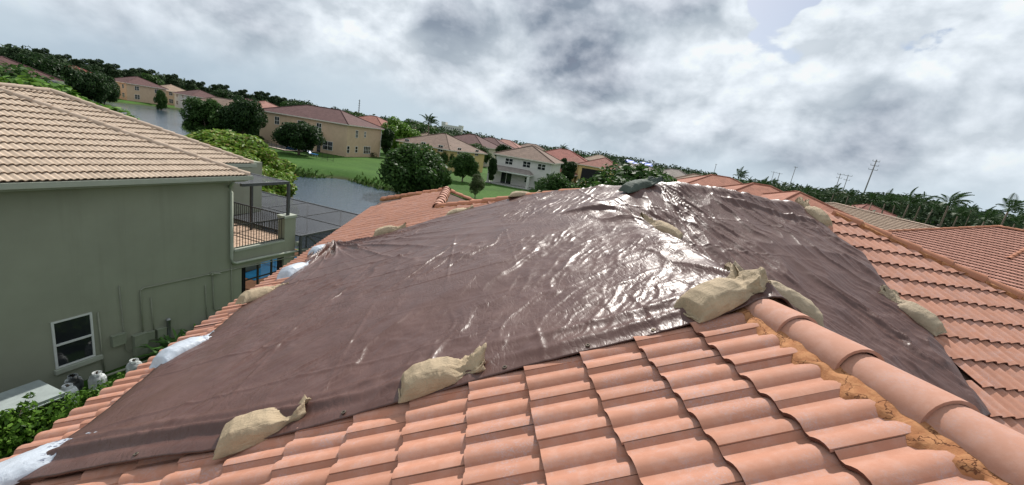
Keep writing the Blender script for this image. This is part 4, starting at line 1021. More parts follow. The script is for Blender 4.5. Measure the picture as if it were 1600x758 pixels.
# reeds and rough grass along the far bank (nobody could count it)
M_REED = mat_leaf('bank_reed', [(.025, .055, .012), (.05, .10, .02), (.09, .15, .035)], .6, .2)
rg = np.random.default_rng(12); P = []
seg = LAKE[2:15]
for a, b in zip(seg[:-1], seg[1:]):
    L = np.hypot(*(b - a)); n = int(L * 26); t = rg.random(n); nrm = np.array([(b - a)[1], -(b - a)[0]]) / L
    off = np.abs(rg.normal(0, 1.0, n)) * 1.3 + .3
    P.append(np.stack([a[0] + (b - a)[0] * t + nrm[0] * off, a[1] + (b - a)[1] * t + nrm[1] * off], -1))
P = np.vstack(P); P = P[np.hypot(P[:, 0], P[:, 1]) < 160]; z = ground_z(P[:, 0], P[:, 1]); n = len(P)
hgt = .25 + .4 * rg.random(n); a = rg.uniform(0, 6.283, n); lean = rg.normal(0, .25, (n, 2)); wd = .10 + .1 * rg.random(n)
sd_ = np.stack([np.cos(a), np.sin(a), a * 0], -1) * wd[:, None]; b0 = np.stack([P[:, 0], P[:, 1], z - .05], -1); top = b0 + np.stack([lean[:, 0], lean[:, 1], hgt], -1)
Vt = np.stack([b0 - sd_, b0 + sd_, top + sd_ * .5, top - sd_ * .5], 1).reshape(-1, 3)
tag(add('bank_grass', np_mesh('bank_grass', Vt, np.arange(n * 4).reshape(n, 4), M_REED)), kind='stuff')
mb = MB()
# ================================================================== houses across the lake and along the streets
def mat_farroof(name, col):
    m, N, b = principled(name, col, .85, .15); o = objc(N); p_ = pos(N)
    z = N.new('ShaderNodeSeparateXYZ'); N.put(z.inputs[0], o)
    st = N.math('FRACT', N.math('MULTIPLY', z.outputs[2], 1 / .135)); line = N.maprange(st, .0, .22)
    n1 = N.noise(p_, 1.1, 5, .7); n2 = N.noise(p_, 11, 3, .7)
    c_ = N.mix(N.maprange(n1, .35, .65), tuple(c * .82 for c in col), tuple(min(1, c * 1.12) for c in col)); c_ = N.mix(N.math('MULTIPLY', N.maprange(n2, .45, .7), .4), c_, tuple(c * .7 for c in col))
    c_ = N.mix(N.math('MULTIPLY', N.math('SUBTRACT', 1.0, line), .35), c_, tuple(c * .5 for c in col)); N.put(b.inputs['Base Color'], c_)
    N.put(b.inputs['Normal'], N.bump(line, .5, .03)); return m
RM = {k: mat_farroof('roof_' + k, c) for k, c in dict(maroon=(.118, .064, .061), brown=(.20, .14, .11), tan=(.30, .22, .165), red=(.26, .115, .09), rust=(.27, .10, .08), grey=(.26, .225, .20), orange=(.36, .16, .11), pink=(.32, .165, .135)).items()}
WMt = {k: mat_plain('render_' + k, c, .9, .05, 1.2) for k, c in dict(peach=(.55, .40, .275), white=(.60, .58, .54), yellow=(.58, .43, .20), cream=(.60, .53, .42), buff=(.48, .40, .30), grey=(.42, .42, .41)).items()}
M_FRAME = mat_plain('window_white', (.72, .71, .68), .6, .04, 6); M_FASC = mat_plain('far_fascia', (.62, .56, .48), .7, .05, 4)
def hip_roof(q, x0, x1, y0, y1, z, oh=.55, pitch=T, th=.22, mi=(0, 1)):
    """hipped roof over a rectangle: sloped faces plus a fascia band; returns ridge ends"""
    x0 -= oh; x1 += oh; y0 -= oh; y1 += oh; lx, ly = x1 - x0, y1 - y0; h = min(lx, ly) / 2 * pitch
    if lx >= ly: r0, r1 = (x0 + ly / 2, (y0 + y1) / 2, z + h), (x1 - ly / 2, (y0 + y1) / 2, z + h)
    else: r0, r1 = ((x0 + x1) / 2, y0 + lx / 2, z + h), ((x0 + x1) / 2, y1 - lx / 2, z + h)
    A, B, C, D = (x0, y0, z), (x1, y0, z), (x1, y1, z), (x0, y1, z); q.mat(mi[0])
    if lx >= ly: q.poly([A, B, r1, r0]); q.poly([B, C, r1]); q.poly([C, D, r0, r1]); q.poly([D, A, r0])
    else: q.poly([A, B, r0]); q.poly([B, C, r1, r0]); q.poly([C, D, r1]); q.poly([D, A, r0, r1])
    q.mat(mi[1])
    for a, b in ((A, B), (B, C), (C, D), (D, A)): q.poly([(a[0], a[1], z - th), (b[0], b[1], z - th), b, a])
    q.poly([(x0, y0, z - th), (x0, y1, z - th), (x1, y1, z - th), (x1, y0, z - th)]); q.mat(0)
    return [(A, r0), (D, r0 if lx >= ly else r1), (B, r1 if lx >= ly else r0), (C, r1), (r0, r1)]
def ridge_tubes(edges, r, mat, parent, name='ridge_cap'):
    q = MB()
    for a, b in edges: q.tube([V(a) + V((0, 0, .03)), V(b) + V((0, 0, .03))], r, 6)
    return q.build(name, mat, parent)
def window(parent, face, u, z, w_, h_, rect, mull=1, mat=None):
    """window on wall side: face '-y','+y','-x','+x'; u along the wall, z sill height"""
    x0, x1, y0, y1 = rect
    def bx(q, u0, u1, z0, z1, d0, d1):
        if face == '-y': q.b2((u0, y0 - d1, z0), (u1, y0 - d0, z1))
        elif face == '+y': q.b2((u0, y1 + d0, z0), (u1, y1 + d1, z1))
        elif face == '-x': q.b2((x0 - d1, u0, z0), (x0 - d0, u1, z1))
        else: q.b2((x1 + d0, u0, z0), (x1 + d1, u1, z1))
    q = MB(); t = .07; u0, u1, z0, z1 = u - w_ / 2, u + w_ / 2, z, z + h_
    bx(q, u0 - t, u0, z0 - t, z1 + t, -.03, .05); bx(q, u1, u1 + t, z0 - t, z1 + t, -.03, .05); bx(q, u0, u1, z1, z1 + t, -.03, .05); bx(q, u0, u1, z0 - t, z0, -.03, .07)
    for k in range(1, mull + 1): m = u0 + (u1 - u0) * k / (mull + 1); bx(q, m - .04, m + .04, z0, z1, -.02, .045)
    bx(q, u0, u1, (z0 + z1) / 2 - .03, (z0 + z1) / 2 + .03, -.02, .04)
    f = q.build('window', M_FRAME, parent)
    q = MB(); bx(q, u0, u1, z0, z1, .0, .02); q.build('pane', mat or M_GLASS, f); return f
def house(label, loc, rz, W, D, H, wall, roof, wins=(), scale=1., group=None, wing=None, caps=True, extra=None, pitch=T, name='house'):
    """W along local x, D along local y, front wall at -y"""
    t = thing(name, label, 'house', loc, rz, group, scale)
    rect = (-W / 2, W / 2, -D / 2, D / 2)
    q = MB(); q.b2((rect[0], rect[2], -.4), (rect[1], rect[3], H)); q.build('wall', WMt[wall], t)
    q = MB(); ed = hip_roof(q, *rect, H, pitch=pitch); ro = q.build('roof', [RM[roof], M_FASC], t)
    if caps: ridge_tubes(ed, .11, RM[roof], ro)
    if wing:
        a, b, c, d, h = wing; q = MB(); q.b2((a, c, -.4), (b, d, h)); q.build('wall', WMt[wall], t); q = MB(); ed = hip_roof(q, a, b, c, d, h, .5); r2 = q.build('roof', [RM[roof], M_FASC], t)
        if caps: ridge_tubes(ed, .11, RM[roof], r2)
    for w_ in wins: window(t, w_[0], *w_[1:5], rect, *(w_[5:]))
    if extra: extra(t, rect)
    return t
# --- peach house with the maroon roof, across the lake
c0 = at(544, 246, 0); cR = at(600, 236, 0); 
def peach_extra(t, r):
    x0, x1, y0, y1 = r
    # porch recess with a balcony on two columns on the lake side
    q = MB(); q.b2((x0 - 2.2, -5.2, 3.0), (x0 - .02, 4.5, 3.35)); q.build('balcony_slab', WMt['peach'], t)
    for y in (-5.0, -1.0, 4.2):
        q = MB(); q.box((x0 - 2.0, y, 1.4), (.5, .5, 3.2)); q.build('column', WMt['peach'], t)
    q = MB(); q.b2((x0 - 2.22, -5.2, 3.352), (x0 - 2.05, -1.2, 4.35)); q.b2((x0 - 2.05, -5.2, 3.352), (x0 - .02, -5.05, 4.35)); q.build('balcony_parapet', WMt['peach'], t)
    q = MB(); q.b2((x0 - .04, -4.8, 0), (x0 - .01, 4.0, 2.7)); q.build('glass_door', M_GLASS, t)
    q = MB(); q.tube([(x1 - .2, y0 - .06, 0), (x1 - .2, y0 - .06, 6.6)], .07, 8); q.build('downspout', M_FRAME, t)
PE_RZ = math.radians(71)
ux = V((math.cos(PE_RZ), math.sin(PE_RZ), 0)); uy = V((-math.sin(PE_RZ), math.cos(PE_RZ), 0))
PW, PD = 13.6, 22.5
pc = c0 + ux * (PW / 2) + uy * (PD / 2) * 1.03
PEACH = house('large peach two storey house with maroon hip roof across the lake', (pc.x, pc.y, 0), PE_RZ, PW, PD, 6.9, 'peach', 'maroon',
    [('-y', -3.4, 4.3, .8, 1.5), ('-y', -.2, 4.5, .6, 1.2), ('-y', -6.2, .9, .8, 1.4, 0), ('-y', -3.2, 1.0, .8, 1.3, 0), ('-y', 1.0, .8, 2.6, 1.6, 3), ('-x', -6.6, .8, 2.4, 1.8, 1), ('-x', -4.2, 4.5, 1.1, 1.6, 1), ('-x', .6, 4.4, 1.1, 1.6, 1), ('-x', 6.6, 4.4, 1.1, 1.6, 1)], .97, extra=peach_extra, pitch=.37)
# --- white house
wc = at(771, 286, 0); wr = at(866, 296, 0)
WH_RZ = math.radians(-20)
def white_extra(t, r):
    x0, x1, y0, y1 = r
    q = MB(); a = (x0 - .6, x0 + 8.3, y0 - 3.2, y0)
    q.mat(0); q.poly([(a[0], a[2], 2.75), (a[1], a[2], 2.75), ((a[0] + a[1]) / 2 + 3.4, a[3], 3.5), ((a[0] + a[1]) / 2 - 3.4, a[3], 3.5)]); q.poly([(a[0], a[2], 2.75), ((a[0] + a[1]) / 2 - 3.4, a[3], 3.5), (a[0], a[3], 2.75)]); q.poly([(a[1], a[2], 2.75), (a[1], a[3], 2.75), ((a[0] + a[1]) / 2 + 3.4, a[3], 3.5)])
    q.mat(1); q.b2((a[0] + .03, a[2] + .03, 2.5), (a[1] - .03, a[3], 2.74)); q.build('porch_roof', [RM['grey'], M_FRAME], t)
    for x in (a[0] + .4, a[1] - .4):
        q = MB(); q.box((x, a[2] + .35, 1.05), (.45, .45, 2.9)); q.build('column', WMt['white'], t)
    q = MB(); q.b2((x0 + 1.6, y0 - .04, 0), (x0 + 3.8, y0 - .01, 2.2)); f = q.build('glass_door', M_GLASS, t)
    q = MB(); q.b2((x0 + 1.5, y0 - .06, 0), (x0 + 1.6, y0 - .02, 2.3)); q.b2((x0 + 2.65, y0 - .06, 0), (x0 + 2.75, y0 - .045, 2.2)); q.b2((x0 + 3.8, y0 - .06, 0), (x0 + 3.9, y0 - .02, 2.3)); q.build('door_frame', M_FRAME, f)
    q = MB(); q.b2((x0 - .6, y0 - 3.3, -.1), (x0 + 8.4, y0, .06)); q.build('patio_slab', mat_plain('patio_concrete', (.42, .41, .38), .9, .1, 2), t)
    q = MB(); q.tube([(x1 - .1, y0 - .08, 0), (x1 - .1, y0 - .08, 5.4)], .06, 8); q.build('downspout', M_FRAME, t)
ux = V((math.cos(WH_RZ), math.sin(WH_RZ), 0)); uy = V((-math.sin(WH_RZ), math.cos(WH_RZ), 0)); WW, WD = 11.6, 12.5
wcc = wc + V((0, 3.0, 0)) + ux * WW / 2 + uy * WD / 2
WHITE = house('white two storey house with brown hip roof and columned back porch', (wcc.x, wcc.y, 0), WH_RZ, WW, WD, 5.7, 'white', 'brown',
    [('-y', -3.0, 4.0, 1.5, 1.1, 1), ('-y', .7, 4.0, 1.5, 1.1, 1), ('-y', 3.8, 4.0, 1.5, 1.1, 1), ('-y', 1.3, 1.0, 1.0, 1.0, 1), ('-x', -2, 1.2, 1.2, 1.3), ('-x', 2, 4.0, 1.2, 1.1)], extra=white_extra)
# --- yellow house with a low tiled annex
yc = at(925, 292, 0)
def yellow_extra(t, r):
    x0, x1, y0, y1 = r
    q = MB(); q.b2((x0 + 1.0, y0 - .03, 1.2), (x0 + 7.2, y0 + .3, 4.6)); q.build('screened_opening', M_BLACK, t)
    q = MB(); q.b2((x0 - 5.2, y0 + 1.0, -.4), (x0 - .01, y1 - 2, 5.6)); q.build('wall', WMt['yellow'], t)
    q = MB(); ed = hip_roof(q, x0 - 5.2, x0 + 1.5, y0 + 1.0, y1 - 2, 5.7, .5); ro = q.build('roof', [RM['red'], M_FASC], t)
    q = MB(); ed = hip_roof(q, x0 - 6.8, x0 - .3, y0 - 4.5, y0 + .6, 2.4, .5); ro = q.build('roof', [RM['red'], M_FASC], t); ridge_tubes(ed, .1, RM['red'], ro)
    q = MB(); q.b2((x0 - 6.4, y0 - 4.2, -.3), (x0 - .7, y0 + .5, 2.3)); q.build('wall', WMt['yellow'], t)
YELLOW = house('yellow house with red tile roofs and a big dark screened opening', (yc.x + 4.0, yc.y + 6, 0), math.radians(-24), 12, 12, 5.5, 'yellow', 'red', [], extra=yellow_extra)
def W2(W, n, side='-y', z2=4.0, lo=True):
    o = []
    for i in range(n):
        u_ = -W / 2 + W * (i + .5) / n; o.append((side, u_, z2, 1.2, 1.3, 1))
        if lo: o.append((side, u_, .9, 1.4, 1.5, 1))
    return o
# --- other houses: label, pixel of the wall foot, size on the picture, turned, colours
def far_house(label, px, py, dist, rz, W, D, H, wall, roof, scale=1., wins=None, base=0., wing=None, group=None):
    d = cam_f * 650 + cam_r * (px - 800) - cam_u * (py - 379); d.z = 0; d.normalize(); p_ = d * dist
    return house(label, (p_.x, p_.y, base), math.radians(rz), W, D, H, wall, roof, wins if wins is not None else W2(W, 3) + W2(D, 2, '-x') + W2(D, 2, '+x'), scale, group, wing)
far_house('cream house with rust roof just right of the white two storey one', 876, 270, 128, -18, 17, 14, 5.6, 'buff', 'rust')
far_house('tan roofed yellow walled house between the broad dark tree and the round one', 690, 250, 104, -35, 15, 14, 4.7, 'yellow', 'brown')
far_house('pale house with tan roof behind the bright tree right of the peach house', 655, 215, 150, -20, 14, 13, 5.6, 'cream', 'tan')
far_house('house with reddish brown roof behind the leaning palm', 735, 235, 135, -30, 15, 13, 5.4, 'cream', 'maroon', 1.05)
far_house('house with dark maroon roof left of the white house, partly behind a tree', 765, 240, 150, -25, 16, 14, 5.6, 'white', 'maroon')
far_house('distant house with pinkish red roof on the middle skyline', 790, 232, 190, -20, 17, 14, 5.8, 'cream', 'pink')
far_house('distant house with pale brown roof left of the small palm on the skyline', 830, 240, 200, -10, 18, 14, 5.8, 'buff', 'brown')
far_house('small looking pale roofed house on the skyline above the yellow house', 935, 258, 215, -15, 16, 14, 5.8, 'grey', 'tan')
far_house('house under a blue tarp beyond the dark green bushy tree', 1000, 268, 150, -10, 15, 13, 5.2, 'buff', 'grey')
far_house('grey brown roofed house right of the dark green bushy tree', 1052, 276, 120, -30, 15, 13, 5.2, 'buff', 'grey')
far_house('grey tan roofed house peeping over the left of the tarp ridge', 1085, 288, 92, -30, 13, 12, 5.2, 'buff', 'tan')
far_house('long red tile roofed house beyond the highest part of the tarp', 1122, 292, 82, -16, 18, 15, 5.0, 'cream', 'orange', wing=(-9, -2, -12, -6, 4.4))
far_house('red tile roofed house right of the long one beyond the tarp ridge', 1185, 306, 62, -16, 16, 14, 5.0, 'cream', 'orange', wing=(1, 8, -11, -6, 4.6))
far_house('red tile roofed house above the sandbag on the right hip', 1240, 318, 58, -14, 12, 13, 5.3, 'cream', 'orange')
far_house('far red roofed house among the trees left of the palm row', 1355, 330, 120, -14, 14, 13, 4.4, 'cream', 'red')
far_house('long low grey roofed building in front of the palms on the right', 1497, 352, 150, -35, 22, 12, 3.0, 'grey', 'grey')
# left across the lake
far_house('buff house with maroon roof and dark screened porch at the left end of the lake', 215, 150, 262, -32, 14, 12, 6.0, 'peach', 'maroon', 1.2)
far_house('pinkish house with tan roof beside the buff one across the lake', 268, 155, 276, -32, 12, 12, 5.6, 'peach', 'tan', 1.15)
far_house('white house with long maroon roof right of the pinkish one across the lake', 312, 162, 255, -34, 14, 12, 5.4, 'white', 'maroon', 1.12)
far_house('house with red roof behind dark trees on the far left shore', 118, 138, 250, -34, 16, 12, 5.6, 'peach', 'rust', 1.25)
far_house('grey roofed house at the far left edge above the beige roof', 8, 130, 150, -40, 17, 14, 5.8, 'grey', 'maroon', 1.02)
far_house('house with pink roof just left of the peach house', 413, 200, 165, -35, 13, 12, 5.6, 'white', 'pink', 1.05)
far_house('maroon roofed house behind the two dark trees', 388, 178, 215, -35, 14, 12, 5.6, 'cream', 'maroon', 1.05)
far_house('dim pale house seen between the trunks of the two dark trees', 350, 205, 150, -35, 18, 10, 4.6, 'grey', 'brown', 1.1)
far_house('small red roof behind the right end of the peach house', 582, 205, 150, -20, 13, 11, 6.2, 'cream', 'red', 1.1)
# blue tarp on the far roof
# --- neighbours on the right, near enough for tiles
def near_roof(label, P0, az, poly_uv, pitch_mat, cap_mat, wallm, limit, caps, up_=T):
    """one tiled slope: origin P0, upslope azimuth az; poly_uv: (u horizontal up the slope, v along the eave) corners"""
    a = math.radians(az); uh = V((math.sin(a), math.cos(a), 0)); t = thing('tile_roofed_house', label, 'house', (P0[0], P0[1], 0))
    eu = (uh * CS + V((0, 0, SN))).normalized(); ev = V((0, 0, 1)).cross(uh); en = eu.cross(ev)
    def pt(u_, v_, dz=0): return V(P0) + uh * u_ + ev * v_ + V((0, 0, up_ * u_ + dz))
    q = MB(); q.poly([pt(u_, v_, -.03) for u_, v_ in poly_uv]); 
    ro = q.build('roof', M_DECK, t, world=True)
    planes = []; n = len(poly_uv); cx = sum(p_[0] for p_ in poly_uv) / n; cy = sum(p_[1] for p_ in poly_uv) / n
    for i in range(n):
        (u0, v0), (u1, v1) = poly_uv[i], poly_uv[(i + 1) % n]; nn = (v1 - v0, -(u1 - u0))
        if (cx - u0) * nn[0] + (cy - v0) * nn[1] > 0: nn = (-nn[0], -nn[1])
        if abs(u0 - u1) < 1e-6 and u0 == min(p_[0] for p_ in poly_uv): continue
        planes.append((pt(u0, v0), (uh * nn[0] + ev * nn[1]).normalized()))
    umin = min(p_[0] for p_ in poly_uv); vmin = min(p_[1] for p_ in poly_uv); vmax = max(p_[1] for p_ in poly_uv); umax = max(p_[0] for p_ in poly_uv)
    o = pt(umin, vmin) - en * .02
    s_ = dict(o=o, eu=eu, ev=ev, en=en, j=(0, int((umax - umin) / CS / TX) + 2), k=(-1, int((vmax - vmin) / TW) + 2), planes=planes)
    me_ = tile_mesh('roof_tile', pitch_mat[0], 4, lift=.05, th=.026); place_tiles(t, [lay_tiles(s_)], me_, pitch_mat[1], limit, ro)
    cm = cap_mesh('ridge_cap', cap_mat, .45, .125, .105)
    for (ua, va), (ub, vb) in caps: run_caps(cm, ro, pt(ua, va, .05), pt(ub, vb, .05), .41)
    # walls below and the hidden slopes
    q = MB(); lo = pt(umin, vmin); hi = pt(umin, vmax)
    b_ = [pt(umin + .6, vmin + .6, 0), pt(umin + .6, vmax - .6, 0), pt(umin + .6, vmax - .6, 0) + uh * (umax - umin) * 1.7, pt(umin + .6, vmin + .6, 0) + uh * (umax - umin) * 1.7]
    zt = lo.z - .35; q2 = MB()
    for i in range(4): a_, c_ = b_[i], b_[(i + 1) % 4]; q2.poly([(a_.x, a_.y, 0), (c_.x, c_.y, 0), (c_.x, c_.y, zt), (a_.x, a_.y, zt)])
    q2.build('wall', wallm, t, world=True)
    top = [p_ for p_ in poly_uv if p_[0] > umax - .5]
    tv = sorted(p_[1] for p_ in top); A1, A2 = pt(umax, tv[0], -.04), pt(umax, tv[-1], -.04); E1, E2 = pt(umin, vmin, -.04) + uh * 2 * (umax - umin), pt(umin, vmax, -.04) + uh * 2 * (umax - umin)
    E1.z = E2.z = lo.z - .04
    q3 = MB(); q3.poly([A1, A2, E2, E1]); q3.poly([pt(umin, vmin, -.04), A1, E1]); q3.poly([pt(umin, vmax, -.04), E2, A2]); q3.build('back_slope', pitch_mat[1], ro, world=True)
    return t
M_OT = mat_tile('red_tile', (.42, .20, .145), (.47, .25, .19), speck=.1); M_OTI = mat_tile('red_tile_far', (.42, .20, .145), (.47, .25, .19), True, speck=.1)
M_TT = mat_tile('tan_tile', (.42, .31, .225), (.47, .36, .27), speck=.1); M_TTI = mat_tile('tan_tile_far', (.42, .31, .225), (.47, .36, .27), True, speck=.1)
near_roof('nearest red tile roof on the right beyond the hip caps', (30.558, 24.225, 6.3), 76, [(-3.2, -13), (-3.2, 6.2), (4.2, -1.2), (4.2, -7.5)], (M_OT, M_OTI), M_CAPO, WMt['cream'], 300, [((-3.2, 6.2), (4.2, -1.2)), ((4.2, -1.2), (4.2, -7.5)), ((.2, -3.7), (4.1, -3.5))])
near_roof('tan tile roof beyond the nearest red roof on the right', (40.591, 38.822, 6.6), 76, [(-2.6, -9.5), (-2.6, 9.5), (2.0, 4.6), (1.4, 0), (.6, -6.6)], (M_TT, M_TTI), M_GCAP, WMt['buff'], 300, [((-2.6, -9.5), (.6, -6.6)), ((-2.6, 9.5), (2.0, 4.6)), ((.6, -6.6), (1.4, 0)), ((1.4, 0), (2.0, 4.6))])
# ================================================================== trees
def leafset(*c): return c
M_DK = mat_leaf('leaf_dark', [(.014, .034, .010), (.026, .058, .016), (.046, .090, .022)], .5, .30, (.012, .03, .012))
M_MID = mat_leaf('leaf_mid', [(.026, .062, .014), (.048, .105, .022), (.078, .145, .034)], .5, .36, (.022, .05, .014))
M_BRT = mat_leaf('leaf_bright', [(.05, .12, .015), (.09, .20, .022), (.15, .28, .035), (.20, .30, .06)], .45, .28, (.06, .15, .02))
M_MANGO = mat_leaf('leaf_mango', [(.06, .13, .012), (.12, .23, .02), (.18, .30, .03), (.22, .30, .05), (.26, .17, .07)], .42, .28, (.09, .18, .02))
M_FARW = mat_leaf('far_wood_leaf', [(.026, .048, .022), (.042, .070, .030), (.060, .095, .040)], .7, .15, (.028, .05, .026))
M_OLIVE = mat_leaf('leaf_olive', [(.04, .06, .02), (.07, .095, .03), (.10, .13, .05)], .55, .2)
M_PALM = mat_leaf('palm_leaf', [(.018, .042, .014), (.035, .075, .022), (.06, .11, .035)], .4, .15)
def crown_mesh(seed, W, H, base, n, leaf, mat, nclump=16, lump=.34, flat=.8, top=0., wind=.0):
    """clumps strewn over and inside an uneven dome, with gaps between them"""
    rg = np.random.default_rng(seed); C_ = []; R_ = []
    ax_ = rg.uniform(.85, 1.12, 2); ph = rg.uniform(0, 6, 3)
    for i in range(nclump):
        d = rg.normal(size=3); d[2] = d[2] * .8 + .10; d /= np.linalg.norm(d); az = math.atan2(d[1], d[0])
        rr = rg.uniform(.55, .88) * (1 + .16 * math.sin(2 * az + ph[0]) + .10 * math.sin(5 * az + ph[1]))
        zc = base + H * .46 + d[2] * H * .40 * rg.uniform(.75, 1.15)
        C_.append((d[0] * W / 2 * rr * ax_[0] + wind * max(0, d[2]) * W * .2, d[1] * W / 2 * rr * ax_[1], zc)); R_.append(W * lump * rg.uniform(.6, 1.05))
    for i in range(5): C_.append((rg.normal(0, W * .10), rg.normal(0, W * .10), base + H * rg.uniform(.35, .7))); R_.append(W * lump * 1.25)
    Vt, Q = leaf_cloud(C_, R_, n, leaf, rg, flat=flat, shell=.50, aspect=.55, up=.5)
    return np_mesh('crown', Vt, Q, mat), C_
def trunk_mesh(C_, base, r, seed, lean=0.):
    rg = np.random.default_rng(seed); q = MB(); f = (lean * .3, 0, base * .75)
    q.tube([(0, 0, -.3), (lean * .1, .03, base * .35), f], r, 8, r1=r * .75)
    idx_ = rg.permutation(len(C_))[:6]
    for i in idx_:
        c = C_[i]; m = ((f[0] + c[0]) * .5 + rg.normal(0, .1), (f[1] + c[1]) * .5, f[2] + (c[2] - f[2]) * .45); q.tube([f, m, c], r * .55, 6, r1=r * .14)
    return mesh_from('trunk', q.v, q.f, M_BARK, True)
PROTO = {}
def proto(key, seed, W, H, base, n, leaf, mat, **kw):
    me, C_ = crown_mesh(seed, W, H, base, n, leaf, mat, **kw); PROTO[key] = (me, trunk_mesh(C_, base, .16 * W / 5, seed), base + H)
proto('broad_dark', 1, 7.5, 4.6, 1.2, 15000, .19, M_DK, nclump=34, lump=.20)
proto('broad_mid', 2, 7.5, 4.4, 1.1, 15000, .19, M_MID, nclump=34, lump=.20)
proto('round_mid', 3, 5.0, 4.8, .7, 11000, .16, M_MID, nclump=28, lump=.22)
proto('round_bright', 4, 5.0, 4.8, .6, 11000, .17, M_BRT, nclump=28, lump=.22)
proto('mango', 5, 7.2, 5.6, .8, 46000, .135, M_MANGO, nclump=60, lump=.145)
proto('mango_b', 6, 6.4, 6.0, .6, 40000, .13, M_MANGO, nclump=52, lump=.15)
proto('tall_dark', 7, 4.6, 6.6, 1.0, 11000, .18, M_DK, nclump=28, lump=.23)
proto('bush_dark', 8, 5.5, 3.6, .0, 11000, .16, M_MID, nclump=28, lump=.21)
proto('olive', 9, 4.6, 4.6, .8, 6000, .13, M_OLIVE, nclump=20, lump=.23)
proto('pine', 10, 3.4, 7.5, 3.2, 3000, .24, M_FARW, nclump=14, lump=.27, wind=.5)
TREES = 0
def tree(label, key, p_, height, wide=1., seed=0, group=None, cat='tree', name='tree'):
    cm, tm, h0 = PROTO[key]; s_ = height / h0
    t = thing(name, label, cat, mat=Matrix.Translation(p_) @ Matrix.Rotation(seed * 1.7, 4, 'Z') @ Matrix.Diagonal((s_ * wide, s_ * wide, s_, 1)), group=group)
    add('crown', cm, t); add('trunk', tm, t); return t
def dirp(px, dist, z=0.):
    y = 222 + .16 * (px - 800); d = cam_f * 650 + cam_r * (px - 800) - cam_u * (y - 379); d.z = 0; d.normalize(); return V((d.x * dist, d.y * dist, z))
def onground(p_): p_ = V(p_); p_.z = float(ground_z(np.array([p_.x]), np.array([p_.y]))[0]); return p_
def tree_px(label, key, px, py, top, wide=1., seed=0, group=None, dist=None, **kw):
    """foot seen at pixel px,py (on the lawn) or at a given distance; top: pixel row of the crown's top"""
    p_ = onground(at(px, py, 0)) if dist is None else onground(dirp(px, dist))
    d = math.hypot(p_.x, p_.y) * math.cos(math.radians(0)); hy = 93 + .16 * px
    fw = V((p_.x, p_.y, 0)).dot(V((cam_f.x, cam_f.y, 0)).normalized())
    h = EYE - (top - hy) * d / 660 * 1.0 - p_.z
    return tree(label, key, p_, max(1.5, h), wide, seed, group, **kw)
# lawn and shore trees
tree_px('broad dark tree on the lawn in front of the peach house', 'broad_dark', 467, 241, 186, 1.05, 1)
tree_px('wide low mid green tree on the far bank right of the peach house', 'broad_mid', 645, 296, 226, .98, 2)
tree_px('round mid green tree between the wide bank tree and the white house', 'round_mid', 722, 283, 232, .95, 3)
tree_px('slim young tree close to the left corner of the white house', 'tall_dark', 766, 286, 240, .55, 4)
tree_px('loose olive shrub on the lawn in front of the white house', 'olive', 742, 310, 268, .9, 5, cat='shrub')
tree_px('round bright bush at the corner of the white house lawn', 'bush_dark', 690, 292, 262, .6, 15, cat='shrub')
tree_px('big lime green mango tree beside the beige roof', 'mango', 312, 262, 180, 1.5, 6, dist=52)
tree_px('lime green mango tree with reddish shoots just above the pool cage', 'mango_b', 408, 290, 229, 1.05, 7, dist=40)
tree_px('lower lime green tree behind the corner of the beige roof', 'mango_b', 368, 290, 200, 1.1, 17, dist=47)
tree_px('dark rounded tree on the shore left of the two, behind the lime green mango', 'round_mid', 322, 205, 147, 1.0, 8, dist=104)
tree_px('dark tree right of its twin behind the lime green mango', 'broad_dark', 378, 205, 152, .72, 9, dist=102)
tree_px('dark tree standing just left of the peach house', 'tall_dark', 425, 215, 168, .8, 10, dist=112)
tree_px('dark slender tree in the gap behind the two dark trees', 'tall_dark', 404, 210, 172, .6, 18, dist=118)
tree_px('bright green tree at the right end of the peach house', 'round_bright', 622, 235, 184, .95, 11, dist=122)
tree_px('mid green tree behind the bright one right of the peach house', 'round_mid', 604, 230, 186, 1.0, 12, dist=150)
tree_px('dark green bushy tree right of the yellow house', 'bush_dark', 1008, 292, 258, 1.15, 13, dist=62)
tree_px('darker bush joined to the right of the bushy tree by the yellow house', 'bush_dark', 1036, 292, 266, .7, 14, dist=66)
tree_px('dark tree between the white house and the yellow house', 'tall_dark', 884, 285, 243, .7, 16, dist=118)
tree_px('sunlit green tree at the far left above the beige roof', 'round_bright', 36, 150, 112, 1.9, 20, dist=75)
tree_px('green tree at the very left edge above the beige roof', 'broad_mid', -8, 150, 100, 1.2, 21, dist=82)
tree_px('small green tree in front of the pinkish house across the lake', 'round_mid', 250, 160, 136, .45, 22, dist=225)
tree_px('dark tree hiding the house on the far left shore', 'broad_dark', 70, 140, 94, .75, 23, dist=190)
tree_px('broad dark tree on the far shore left of the buff house', 'broad_dark', 128, 152, 110, .85, 24, dist=205)
tree_px('broad dark tree beside the left one on the far shore, nearest the buff house', 'broad_dark', 160, 152, 116, .55, 25, dist=215)
tree_px('low dark bush cluster at the right corner of the white house', 'bush_dark', 880, 293, 270, .9, 31, dist=74, cat='shrub', name='shrub')
tree_px('taller dark tree just right of the white house, left of the yellow house', 'tall_dark', 897, 288, 248, .8, 32, dist=100)
tree_px('dark shrub against the left corner wall of the white house', 'bush_dark', 750, 286, 262, .7, 33, dist=92, cat='shrub', name='shrub')
tree_px('shrub row end against the tan roofed yellow walled house', 'bush_dark', 664, 262, 243, 1.2, 34, dist=92, cat='shrub', name='shrub')
tree_px('mid green tree beside the yellow walled house, left of the round lawn tree', 'broad_mid', 700, 262, 228, .7, 35, dist=96)
tree_px('dark tree at the right end wall of the peach house', 'tall_dark', 608, 245, 196, .75, 36, dist=108)
tree_px('dark hedge like tree left of the peach house pool', 'bush_dark', 400, 225, 200, 1.2, 37, dist=108)
